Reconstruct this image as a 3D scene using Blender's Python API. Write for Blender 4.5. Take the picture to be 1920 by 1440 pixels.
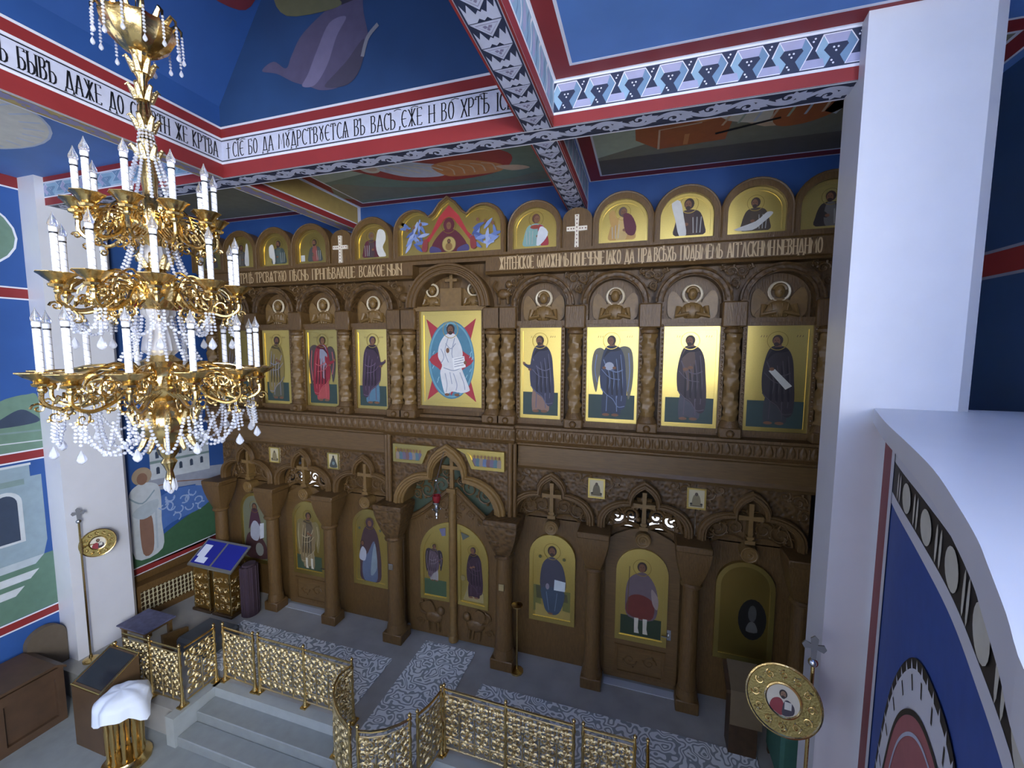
import bpy, math, random
from mathutils import Vector, Matrix
random.seed(7)
PI = math.pi
for o in list(bpy.data.objects): bpy.data.objects.remove(o)
SC = bpy.context.scene
COL = SC.collection

# ------------------------------------------------------------------ camera
cam = bpy.data.cameras.new('camera'); cam_o = bpy.data.objects.new('camera', cam); COL.objects.link(cam_o)
cam.sensor_fit = 'HORIZONTAL'; cam.sensor_width = 36.0; cam.lens = 36.0*785.36/1920.0
cam.clip_start = 0.02; cam.clip_end = 100
def cam_rows(a, b, c):
    ca, sa, cb, sb, cc, sc = math.cos(a), math.sin(a), math.cos(b), math.sin(b), math.cos(c), math.sin(c)
    Rz = Matrix(((ca,-sa,0),(sa,ca,0),(0,0,1))); Rx = Matrix(((1,0,0),(0,cb,sb),(0,-sb,cb)))
    P = Matrix(((1,0,0),(0,0,-1),(0,1,0))); Rr = Matrix(((cc,-sc,0),(sc,cc,0),(0,0,1)))
    return Rr @ P @ Rx @ Rz
_R = cam_rows(-0.304734, -0.0895875, 0.004443)
_M = Matrix(((_R[0][0], -_R[1][0], -_R[2][0]), (_R[0][1], -_R[1][1], -_R[2][1]), (_R[0][2], -_R[1][2], -_R[2][2]))).to_4x4()
_M.translation = (0, 0, 5.8)
cam_o.matrix_world = _M
SC.camera = cam_o

# ------------------------------------------------------------------ world, light, exposure
W = bpy.data.worlds.new('world'); SC.world = W; W.use_nodes = True
W.node_tree.nodes['Background'].inputs[0].default_value = (0.75, 0.85, 1.0, 1)
W.node_tree.nodes['Background'].inputs[1].default_value = 0.05
SC.view_settings.view_transform = 'Standard'; SC.view_settings.look = 'None'
SC.view_settings.gamma = 1.0; SC.view_settings.exposure = 0.08; SC.view_settings.use_curve_mapping = False
def area(name, loc, direction, sx, sy, power, col):
    l = bpy.data.lights.new(name, 'AREA'); l.shape = 'RECTANGLE'; l.size = sx; l.size_y = sy
    l.energy = power; l.color = col
    o = bpy.data.objects.new(name, l); COL.objects.link(o); o.location = loc
    o.rotation_euler = Vector(direction).to_track_quat('-Z', 'Z').to_euler()
    return o
DAY = (0.95, 0.975, 1.0)
# daylight through the west windows (behind the camera) and the side windows of the nave
for i, (x, p) in enumerate(((-7.2, 75), (-3.4, 80), (-0.4, 20))):
    area('window_daylight', (x, -5.75, 5.6), (0, 1, 0), 1.7, 3.6, p, DAY)
area('window_daylight', (-10.05, -1.4, 5.8), (1, 0, 0), 2.4, 3.2, 22, DAY)
area('window_daylight', (3.3, -4.2, 6.3), (-1, -0.10, -0.03), 3.2, 3.0, 2300, DAY)

# ------------------------------------------------------------------ materials
def s2l(c): return c/12.92 if c <= 0.04045 else ((c+0.055)/1.055)**2.4
def hexc(h): return tuple(s2l(int(h[i:i+2], 16)/255) for i in (0, 2, 4)) + (1,)
MATS = {}
def mat(name, hx, rough=0.6, metal=0.0, bump=0.0, scale=20, var=0.0, kind='noise', trans=0.0, emit=0.0, stretch=None, coat=0.0, det=4):
    if name in MATS: return MATS[name]
    m = bpy.data.materials.new(name); m.use_nodes = True; MATS[name] = m
    nt = m.node_tree; N = nt.nodes; L = nt.links; b = N['Principled BSDF']
    col = hexc(hx)
    b.inputs['Base Color'].default_value = col; b.inputs['Roughness'].default_value = rough
    b.inputs['Metallic'].default_value = metal
    if trans: b.inputs['Transmission Weight'].default_value = trans
    if coat: b.inputs['Coat Weight'].default_value = coat
    if emit:
        b.inputs['Emission Color'].default_value = col; b.inputs['Emission Strength'].default_value = emit
    if bump or var:
        tc = N.new('ShaderNodeTexCoord'); mp = N.new('ShaderNodeMapping'); L.new(tc.outputs['Object'], mp.inputs['Vector'])
        if stretch: mp.inputs['Scale'].default_value = stretch
        if kind == 'noise':
            t = N.new('ShaderNodeTexNoise'); t.inputs['Scale'].default_value = scale; t.inputs['Detail'].default_value = det; out = t.outputs['Fac']
        elif kind == 'voronoi':
            t = N.new('ShaderNodeTexVoronoi'); t.feature = 'SMOOTH_F1'; t.inputs['Scale'].default_value = scale; out = t.outputs['Distance']
        else:
            t = N.new('ShaderNodeTexWave'); t.inputs['Scale'].default_value = scale; t.inputs['Distortion'].default_value = 9; t.inputs['Detail'].default_value = 3; out = t.outputs['Fac']
        L.new(mp.outputs['Vector'], t.inputs['Vector'])
        if bump:
            bp = N.new('ShaderNodeBump'); bp.inputs['Strength'].default_value = bump; bp.inputs['Distance'].default_value = 0.02
            L.new(out, bp.inputs['Height']); L.new(bp.outputs['Normal'], b.inputs['Normal'])
        if var:
            r = N.new('ShaderNodeValToRGB'); L.new(out, r.inputs['Fac'])
            r.color_ramp.elements[0].position = 0.25; r.color_ramp.elements[1].position = 0.75
            r.color_ramp.elements[0].color = tuple(c*(1-var) for c in col[:3]) + (1,)
            r.color_ramp.elements[1].color = tuple(min(1, c*(1+var)) for c in col[:3]) + (1,)
            L.new(r.outputs['Color'], b.inputs['Base Color'])
    return m
wood = mat('carved_oak', '644a27', 0.45, bump=0.35, scale=9, var=0.25, kind='noise', stretch=(6, 6, 1.2))
woodp = mat('plain_oak', '69502e', 0.42, bump=0.08, scale=5, var=0.22, kind='noise', stretch=(1.0, 6, 9))
woodc = mat('oak_relief', '5e4525', 0.48, bump=0.9, scale=17, var=0.35, kind='voronoi')
woodl = mat('light_oak', '7c6035', 0.42, bump=0.15, scale=14, var=0.15)
woodd = mat('dark_oak', '42301d', 0.5, bump=0.2, scale=10, var=0.3)
gold = mat('polished_brass', 'd4b678', 0.2, 1.0, bump=0.12, scale=40)
goldd = mat('cast_brass', 'cdb888', 0.30, 1.0, bump=0.5, scale=60)
leaf = mat('gold_leaf', 'd2ba6a', 0.34, 0.92, bump=0.03, scale=60, var=0.05)
leafd = mat('toned_gold_leaf', 'b09650', 0.36, 0.9, bump=0.05, scale=60)
silver = mat('silver', 'd8d8d8', 0.2, 1.0)
plaster = mat('white_plaster', 'dcdde2', 0.38, bump=0.05, scale=3, var=0.03)
slabw = mat('white_slab', 'e9eaee', 0.35, bump=0.03, scale=2, var=0.02)
blue = mat('blue_fresco', '2c5596', 0.6, var=0.14, scale=1.4, det=6)
bluel = mat('pale_blue_fresco', '5a86c8', 0.55, var=0.10, scale=1.6, det=6)
blued = mat('deep_blue_fresco', '274672', 0.6, var=0.18, scale=1.1, det=6)
red = mat('red_ochre', '8a2b2c', 0.55, var=0.06, scale=4)
white = mat('white_paint', 'e4e6ee', 0.5)
navy = mat('navy_paint', '2b3550', 0.55)
black = mat('black_paint', '14161c', 0.5)
stone = mat('grey_stone', '888d8c', 0.42, var=0.10, scale=6, bump=0.04)
stoned = mat('dark_grey_floor', 'a09f9a', 0.5, var=0.14, scale=2.5, bump=0.05)
crystal = mat('crystal', 'f4f7ff', 0.03, 0.0, trans=0.65)
bulbm = mat('clear_bulb_glass', 'ffffff', 0.02, 0.0, trans=0.9)
def P_(hx, rough=0.55, var=0.08): return mat('paint_' + hx, hx, rough, var=var, scale=9)

def candle_material():
    m = bpy.data.materials.new('white_candle_with_helix'); m.use_nodes = True
    nt = m.node_tree; N = nt.nodes; L = nt.links; b = N['Principled BSDF']; b.inputs['Roughness'].default_value = 0.3
    tc = N.new('ShaderNodeTexCoord'); sx = N.new('ShaderNodeSeparateXYZ'); L.new(tc.outputs['Object'], sx.inputs[0])
    at = N.new('ShaderNodeMath'); at.operation = 'ARCTAN2'; L.new(sx.outputs['Y'], at.inputs[0]); L.new(sx.outputs['X'], at.inputs[1])
    a = N.new('ShaderNodeMath'); a.operation = 'MULTIPLY_ADD'; L.new(at.outputs[0], a.inputs[0]); a.inputs[1].default_value = 0.159155
    z = N.new('ShaderNodeMath'); z.operation = 'MULTIPLY'; L.new(sx.outputs['Z'], z.inputs[0]); z.inputs[1].default_value = 21.0
    L.new(z.outputs[0], a.inputs[2])
    fr = N.new('ShaderNodeMath'); fr.operation = 'FRACT'; L.new(a.outputs[0], fr.inputs[0])
    lt = N.new('ShaderNodeMath'); lt.operation = 'LESS_THAN'; L.new(fr.outputs[0], lt.inputs[0]); lt.inputs[1].default_value = 0.07
    mx = N.new('ShaderNodeMix'); mx.data_type = 'RGBA'; L.new(lt.outputs[0], mx.inputs[0])
    mx.inputs[6].default_value = hexc('f2f4fa'); mx.inputs[7].default_value = hexc('7d8094')
    L.new(mx.outputs[2], b.inputs['Base Color'])
    return m
candlem = candle_material()

def carpet_material():
    m = bpy.data.materials.new('grey_damask_carpet'); m.use_nodes = True
    nt = m.node_tree; N = nt.nodes; L = nt.links; b = N['Principled BSDF']; b.inputs['Roughness'].default_value = 0.85
    tc = N.new('ShaderNodeTexCoord'); n = N.new('ShaderNodeTexNoise'); n.inputs['Scale'].default_value = 4.2; n.inputs['Detail'].default_value = 1
    L.new(tc.outputs['Object'], n.inputs['Vector'])
    mu = N.new('ShaderNodeMath'); mu.operation = 'MULTIPLY'; mu.inputs[1].default_value = 9.0; L.new(n.outputs['Fac'], mu.inputs[0])
    fr = N.new('ShaderNodeMath'); fr.operation = 'FRACT'; L.new(mu.outputs[0], fr.inputs[0])
    r = N.new('ShaderNodeValToRGB'); L.new(fr.outputs[0], r.inputs['Fac'])
    r.color_ramp.interpolation = 'CONSTANT'
    r.color_ramp.elements[0].color = hexc('9ea4a4'); r.color_ramp.elements[1].color = hexc('eef1ef'); r.color_ramp.elements[1].position = 0.45
    L.new(r.outputs['Color'], b.inputs['Base Color'])
    return m
carpetm = carpet_material()

# ------------------------------------------------------------------ mesh helpers
OFF = {}
class MB:
    def __init__(s): s.v = []; s.f = []; s.m = []
    def add(s, vs, fs, m=0):
        o = len(s.v); s.v += [tuple(v) for v in vs]; s.f += [tuple(i+o for i in f) for f in fs]; s.m += [m]*len(fs); return s
    def box(s, x0, x1, y0, y1, z0, z1, m=0):
        return s.add([(x0,y0,z0),(x1,y0,z0),(x1,y1,z0),(x0,y1,z0),(x0,y0,z1),(x1,y0,z1),(x1,y1,z1),(x0,y1,z1)],
                     [(0,3,2,1),(4,5,6,7),(0,1,5,4),(1,2,6,5),(2,3,7,6),(3,0,4,7)], m)
    def bevbox(s, x0, x1, y0, y1, z0, z1, b=0.01, m=0):
        pts = [(x0+b,y0),(x1-b,y0),(x1,y0+b),(x1,y1-b),(x1-b,y1),(x0+b,y1),(x0,y1-b),(x0,y0+b)]
        q = [(min(max(x,x0+b),x1-b), min(max(y,y0+b),y1-b)) for x,y in pts]
        vs = [(x,y,z0) for x,y in q] + [(x,y,z0+b) for x,y in pts] + [(x,y,z1-b) for x,y in pts] + [(x,y,z1) for x,y in q]
        fs = [tuple(range(7,-1,-1)), tuple(range(24,32))]
        for k in range(3):
            for i in range(8): fs.append((k*8+i, k*8+(i+1)%8, k*8+8+(i+1)%8, k*8+8+i))
        return s.add(vs, fs, m)
    def poly(s, pts, fr, d=0.0, m=0):                    # flat painted polygon
        return s.add([fr(a, b, d) for a, b in pts], [tuple(range(len(pts)))], m)
    def prism(s, pts, fr, d0, d1, m=0):
        n = len(pts); vs = [fr(a,b,d0) for a,b in pts] + [fr(a,b,d1) for a,b in pts]
        fs = [tuple(range(n-1,-1,-1)), tuple(range(n,2*n))] + [(i,(i+1)%n,n+(i+1)%n,n+i) for i in range(n)]
        return s.add(vs, fs, m)
    def ringprism(s, outer, inner, fr, d0, d1, m=0, closed=True):
        n = len(outer); vs = []
        for d in (d0, d1):
            vs += [fr(a,b,d) for a,b in outer] + [fr(a,b,d) for a,b in inner]
        fs = []
        for i in range(n if closed else n-1):
            j = (i+1) % n
            fs += [(i,j,n+j,n+i), (2*n+i,3*n+i,3*n+j,2*n+j), (i,2*n+i,2*n+j,j), (n+i,n+j,3*n+j,3*n+i)]
        if not closed: fs += [(0,n,3*n,2*n), (n-1,3*n-1,4*n-1,2*n-1)]
        return s.add(vs, fs, m)
    def strip(s, path, w, fr, d=0.0, m=0, closed=False):  # flat painted line
        n = len(path); L = []; R = []
        for i in range(n):
            if closed: a, b = path[i-1], path[(i+1) % n]
            else: a, b = path[max(0,i-1)], path[min(n-1,i+1)]
            dx, dy = b[0]-a[0], b[1]-a[1]; l = math.hypot(dx,dy) or 1
            ww = w[i] if isinstance(w, (list, tuple)) else w
            nx, ny = -dy/l*ww/2, dx/l*ww/2
            L.append((path[i][0]+nx, path[i][1]+ny)); R.append((path[i][0]-nx, path[i][1]-ny))
        vs = [fr(a,b,d) for a,b in L] + [fr(a,b,d) for a,b in R]
        return s.add(vs, [(i,(i+1)%n,n+(i+1)%n,n+i) for i in range(n if closed else n-1)], m)
    def tube(s, path, r, n=6, m=0, closed=False, cap=True):
        path = [Vector(p) for p in path]; k = len(path)
        up = None; vs = []
        for i in range(k):
            if closed: t = path[(i+1)%k]-path[i-1]
            else: t = path[min(i+1,k-1)]-path[max(i-1,0)]
            if t.length < 1e-9: t = Vector((0,0,1))
            t.normalize()
            if up is None:
                up = Vector((0,0,1)) if abs(t.z) < 0.9 else Vector((1,0,0))
            up = up - t*up.dot(t)
            if up.length < 1e-6: up = t.orthogonal()
            up.normalize(); sd = t.cross(up)
            rr = r[i] if isinstance(r, (list, tuple)) else r
            for j in range(n):
                a = 2*PI*j/n; vs.append(path[i] + up*(rr*math.cos(a)) + sd*(rr*math.sin(a)))
        fs = []
        for i in range(k if closed else k-1):
            i2 = (i+1) % k
            for j in range(n):
                j2 = (j+1) % n; fs.append((i*n+j, i*n+j2, i2*n+j2, i2*n+j))
        if cap and not closed: fs += [tuple(range(n-1,-1,-1)), tuple((k-1)*n+j for j in range(n))]
        return s.add(vs, fs, m)
    def lathe(s, prof, c, n=16, m=0, sq=(1,1), phase=0.0, lobes=None):
        vs = []; k = len(prof)
        for r, z in prof:
            for j in range(n):
                a = 2*PI*j/n + phase; rr = r*(1+(lobes[1]*math.cos(lobes[0]*a) if lobes else 0))
                vs.append((c[0]+rr*math.cos(a)*sq[0], c[1]+rr*math.sin(a)*sq[1], c[2]+z))
        fs = []
        for i in range(k-1):
            for j in range(n):
                j2 = (j+1) % n; fs.append((i*n+j, i*n+j2, (i+1)*n+j2, (i+1)*n+j))
        fs += [tuple(range(n-1,-1,-1)), tuple((k-1)*n+j for j in range(n))]
        return s.add(vs, fs, m)
    def ball(s, c, r, sc=(1,1,1), n=8, h=5, m=0):
        prof = [(max(1e-4, r*math.sin(PI*i/h)), -r*math.cos(PI*i/h)) for i in range(h+1)]
        vs = []
        for rr, z in prof:
            for j in range(n):
                a = 2*PI*j/n; vs.append((c[0]+rr*math.cos(a)*sc[0], c[1]+rr*math.sin(a)*sc[1], c[2]+z*sc[2]))
        fs = []
        for i in range(h):
            for j in range(n):
                j2 = (j+1) % n; fs.append((i*n+j, i*n+j2, (i+1)*n+j2, (i+1)*n+j))
        return s.add(vs, fs, m)
    def build(s, name, mats, parent=None, smooth=False, angle=40):
        if not isinstance(mats, (list, tuple)): mats = [mats]
        off = OFF.get(parent.name, Vector((0,0,0))) if parent else Vector((0,0,0))
        me = bpy.data.meshes.new(name)
        me.from_pydata([tuple(Vector(v)-off) for v in s.v], [], s.f)
        for mm in mats: me.materials.append(mm)
        me.polygons.foreach_set('material_index', s.m)
        if smooth:
            me.polygons.foreach_set('use_smooth', [True]*len(s.f))
            me.update()
            try: me.set_sharp_from_angle(angle=math.radians(angle))
            except Exception: pass
        me.update()
        o = bpy.data.objects.new(name, me); COL.objects.link(o)
        if parent: o.parent = parent
        OFF[o.name] = off
        return o
# narrow church-slavonic stroke letters: (advance width, polylines in a box of height 1)
def _arc(cx, cy, rx, ry, a0, a1, n=9): return [(cx+rx*math.cos(math.radians(a0+(a1-a0)*i/(n-1))), cy+ry*math.sin(math.radians(a0+(a1-a0)*i/(n-1)))) for i in range(n)]
_ST = [(0,0),(0,1)]; _BL = [(0,.55),(.2,.55),(.32,.42),(.34,.27),(.3,.1),(.18,0),(0,0)]
GL = {'А': (.44, [[(0,0),(.2,1),(.24,1),(.44,0)], [(.08,.36),(.36,.36)]]), 'Б': (.36, [[(0,0),(0,1),(.34,1),(.34,.88)], _BL]), 'В': (.36, [_ST, [(0,1),(.2,1),(.29,.9),(.28,.68),(.18,.55),(0,.55)], _BL]),
 'Г': (.34, [[(0,0),(0,1),(.34,1),(.34,.86)]]), 'Д': (.46, [[(.06,.1),(.2,1),(.26,1),(.4,.1)], [(-.02,-.1),(0,.1),(.46,.1),(.48,-.1)]]), 'Є': (.36, [_arc(.24,.5,.24,.5,55,305,11), [(.02,.5),(.28,.5)]]),
 'Е': (.34, [[(.34,.88),(.34,1),(0,1),(0,0),(.34,0),(.34,.12)], [(0,.52),(.26,.52)]]), 'Ж': (.6, [[(.3,0),(.3,1)], [(0,1),(.08,.95),(.3,.5),(.08,.05),(0,0)], [(.6,1),(.52,.95),(.3,.5),(.52,.05),(.6,0)]]),
 'З': (.34, [[(0,.9),(.14,1),(.28,.9),(.28,.68),(.14,.56)], [(.14,.56),(.32,.42),(.33,.16),(.18,0),(0,.08)]]), 'И': (.4, [_ST, [(.4,0),(.4,1)], [(0,.52),(.4,.52)]]), 'Й': (.4, [_ST, [(.4,0),(.4,1)], [(0,.52),(.4,.52)], [(.1,1.14),(.2,1.08),(.3,1.14)]]),
 'Н': (.42, [_ST, [(.42,0),(.42,1)], [(0,.72),(.42,.3)]]), 'І': (.06, [[(.03,0),(.03,1)]]), 'Ї': (.1, [[(.05,0),(.05,1)], [(-.02,1.1),(-.02,1.16)], [(.12,1.1),(.12,1.16)]]), 'К': (.38, [_ST, [(.36,1),(.28,.95),(0,.52),(.3,.06),(.38,0)]]),
 'Л': (.42, [[(0,0),(.18,1),(.24,1),(.42,0)]]), 'М': (.54, [[(0,0),(.05,1),(.27,.3),(.49,1),(.54,0)]]), 'О': (.38, [_arc(.19,.5,.19,.5,90,450,15)]), 'П': (.4, [[(0,0),(0,1),(.4,1),(.4,0)]]),
 'Р': (.34, [_ST, [(0,1),(.22,1),(.33,.86),(.33,.66),(.22,.5),(0,.48)]]), 'С': (.36, [_arc(.24,.5,.24,.5,50,310,11)]), 'Т': (.44, [[(.22,0),(.22,1)], [(0,.86),(.02,1),(.42,1),(.44,.86)]]),
 'У': (.42, [[(0,1),(.06,.95),(.3,.5),(.34,.2),(.21,0),(.08,.2),(.12,.5),(.36,.95),(.42,1)]]), 'Х': (.4, [[(0,1),(.4,0)], [(.4,1),(0,0)]]), 'Ц': (.42, [[(0,1),(0,.04),(.36,.04),(.36,1)], [(.36,.04),(.44,.04),(.44,-.12)]]),
 'Ч': (.36, [[(0,1),(.02,.68),(.16,.5),(.36,.6)], [(.36,1),(.36,0)]]), 'Ш': (.56, [[(0,1),(0,0),(.56,0),(.56,1)], [(.28,0),(.28,1)]]), 'Щ': (.56, [[(0,1),(0,0),(.56,0),(.56,1)], [(.28,-.14),(.28,1)]]), 'Ъ': (.38, [[(-.1,.9),(-.06,1),(.04,1),(.04,0)], [(.04+a,b) for a, b in _BL]]),
 'Ь': (.34, [_ST, _BL]), 'Ы': (.5, [_ST, _BL, [(.46,0),(.46,1)]]), 'Ѣ': (.38, [[(.04,0),(.04,1.1)], [(-.1,.82),(.2,.82)], [(.04+a,b) for a, b in _BL]]), 'Ѡ': (.58, [[(.06,.95),(0,.6),(.02,.15),(.14,0),(.27,.2),(.29,.6)], [(.29,.6),(.31,.2),(.44,0),(.56,.15),(.58,.6),(.52,.95)]]),
 'Ю': (.54, [_ST, [(0,.5),(.2,.5)], _arc(.36,.5,.18,.5,90,450,13)]), 'Ѧ': (.46, [[(0,0),(.21,1),(.25,1),(.46,0)], [(.23,0),(.23,.4)], [(.09,.4),(.37,.4)]]), '+': (.3, [[(.15,-.05),(.15,1)], [(0,.66),(.3,.66)]]), ',': (.06, [[(.04,.08),(0,-.1)]]), ':': (.06, [[(.03,.1),(.03,.18)], [(.03,.5),(.03,.58)]])}
def stroke_text(mb, txt, fr, x0, z0, w, h, d=0.0, m=0, wt=.085):
    x = 0; items = []
    for c in txt:
        if c == ' ': x += .22; continue
        a, st = GL[c]; items.append((x, st)); x += a+.15
    k = w/(x-.15); q = 0
    for ox, st in items:
        for pl in st:
            q += 1; dd = d+.0003*(q % 4)
            pts = [((ox+a)*k+x0, b*h+z0) for a, b in pl]
            ws = []
            for i in range(len(pts)):
                u, v = pts[max(0,i-1)], pts[min(len(pts)-1,i+1)]; l = math.hypot(v[0]-u[0], v[1]-u[1]) or 1
                ws.append(h*wt*(.55+.45*abs(v[1]-u[1])/l))
            mb.strip(pts, ws, fr, dd, m)
            if len(pts) <= 4:
                for e in (pts[0], pts[-1]): mb.strip([(e[0]-h*.075, e[1]), (e[0]+h*.075, e[1])], h*.035, fr, dd+.0001, m)
def tag(o, label, cat, group=None):
    o['label'] = label; o['category'] = cat
    if group: o['group'] = group
    return o
def struct(o): o['kind'] = 'structure'; return o
def thing(name, label, cat, loc, group=None):
    o = bpy.data.objects.new(name, None); COL.objects.link(o); o.location = loc; o.empty_display_size = 0.1
    OFF[o.name] = Vector(loc)
    return tag(o, label, cat, group)
# frames: (a, b, d) -> world, d is the height above the surface
def F_front(x0, y0, z0): return lambda a, b, d: (x0+a, y0-d, z0+b)         # faces -y
def F_left(x0, y0, z0): return lambda a, b, d: (x0+d, y0+a, z0+b)          # faces +x
def F_right(x0, y0, z0): return lambda a, b, d: (x0-d, y0+a, z0+b)         # faces -x
def F_down(x0, y0, z0): return lambda a, b, d: (x0+a, y0+b, z0-d)          # faces -z
def F_up(x0, y0, z0): return lambda a, b, d: (x0+a, y0+b, z0+d)
def cat(pts, n=6, closed=True):
    out = []; k = len(pts)
    for i in range(k if closed else k-1):
        p0, p1, p2, p3 = [pts[(i+j-1) % k] if closed else pts[min(max(i+j-1,0),k-1)] for j in range(4)]
        for q in range(n):
            t = q/n
            out.append(tuple(0.5*((2*p1[c]) + (-p0[c]+p2[c])*t + (2*p0[c]-5*p1[c]+4*p2[c]-p3[c])*t*t + (-p0[c]+3*p1[c]-3*p2[c]+p3[c])*t**3) for c in range(len(p1))))
    if not closed: out.append(tuple(pts[-1]))
    return out
def ell(cx, cy, rx, ry, n=20, a0=0, a1=2*PI):
    full = abs(a1-a0-2*PI) < 1e-6
    return [(cx+rx*math.cos(a0+(a1-a0)*i/(n if full else n-1)), cy+ry*math.sin(a0+(a1-a0)*i/(n if full else n-1))) for i in range(n)]
def rect(x0, x1, z0, z1): return [(x0,z0),(x1,z0),(x1,z1),(x0,z1)]
def archpts(hw, z0, spring, top, n=16, cx=0):
    return [(cx-hw,z0),(cx+hw,z0)] + ell(cx, spring, hw, top-spring, n, 0, PI)
def spiral(cx, cy, R, turns=1.4, a0=0.0, sgn=1, n=16, r1=0.15):
    return [(cx+R*(1-(1-r1)*i/(n-1))*math.cos(a0+sgn*2*PI*turns*i/(n-1)), cy+R*(1-(1-r1)*i/(n-1))*math.sin(a0+sgn*2*PI*turns*i/(n-1))) for i in range(n)]
def scr(mb, fr, cx, cy, R, a0=0, sgn=1, r=0.01, d=0.0, turns=1.4, n=16, m=0, sides=5, leaf=True):
    pts = spiral(cx, cy, R, turns, a0, sgn, n)
    mb.tube([fr(a,b,d) for a,b in pts], [r*(1-0.4*i/(n-1)) for i in range(n)], sides, m)
    if leaf:
        for k in (2, 5):
            a, b = pts[k]; dx, dy = a-cx, b-cy; l = math.hypot(dx,dy) or 1
            mb.ball(fr(a+dx/l*r*1.2, b+dy/l*r*1.2, d), r*1.7, n=5, h=3, m=m)
def vine(mb, fr, x0, x1, z0, amp, cells, r, d=0.0, m=0, sides=5):
    """a carved running vine with a scroll in every half wave"""
    L = (x1-x0)/cells
    n = cells*10
    mb.tube([fr(x0+(x1-x0)*i/n, z0+amp*math.sin(PI*cells*i/n), d) for i in range(n+1)], r, sides, m)
    for k in range(cells):
        up = 1 if k % 2 == 0 else -1
        scr(mb, fr, x0+(k+0.5)*L, z0-up*amp*0.15, min(amp*0.85, L*0.42), PI if up > 0 else PI, -up, r*0.9, d, 1.3, 14, m, sides)

# ================================================================== SETTING
XL, XR, C = -10.2, 3.4, -3.4
ZF, ZC, ZB = -0.48, 8.6, 8.14             # nave floor, ceilings, beam undersides
YB0, YB1 = 4.62, 4.92                     # cross beam
ZT = 12.0
# floors
struct(MB().box(XL-0.2, XR+0.4, -6.2, 5.2, ZF-0.2, ZF).build('floor', stone))
sol = MB().box(XL, XR, 4.95, 9.4, ZF, 0.0)
sol.box(XL, -6.9, 4.28, 4.95, ZF, 0.0); sol.box(0.06, XR, 4.28, 4.95, ZF, 0.0)
amb = [(-4.06,4.95)] + [(C+0.66*math.cos(a), 4.72+0.72*math.sin(a)) for a in [PI+PI*i/14 for i in range(15)]] + [(-2.74,4.95)]
sol.prism(amb, F_up(0,0,0), ZF, 0.0)
solea = struct(sol.build('floor_solea', stoned))
edge = MB()
edge.box(-6.86, -4.06, 4.82, 4.98, -0.16, 0.004); edge.box(-2.74, 0.06, 4.82, 4.98, -0.16, 0.004)
edge.box(-6.98, -6.8, 4.16, 4.98, ZF, 0.004); edge.box(0.0, 0.18, 4.16, 4.98, ZF, 0.004)
struct(edge.build('trim_solea_kerb', mat('pale_stone_kerb', '9ea4a3', 0.42, var=0.08, scale=6)))
stp = MB()
for x0, x1 in ((-6.8, -4.02), (-2.78, 0.0)):
    stp.bevbox(x0, x1, 4.5, 4.84, ZF, -0.16, 0.012); stp.bevbox(x0, x1, 4.19, 4.5, ZF, -0.32, 0.012)
struct(stp.build('trim_solea_steps', stone))
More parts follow.
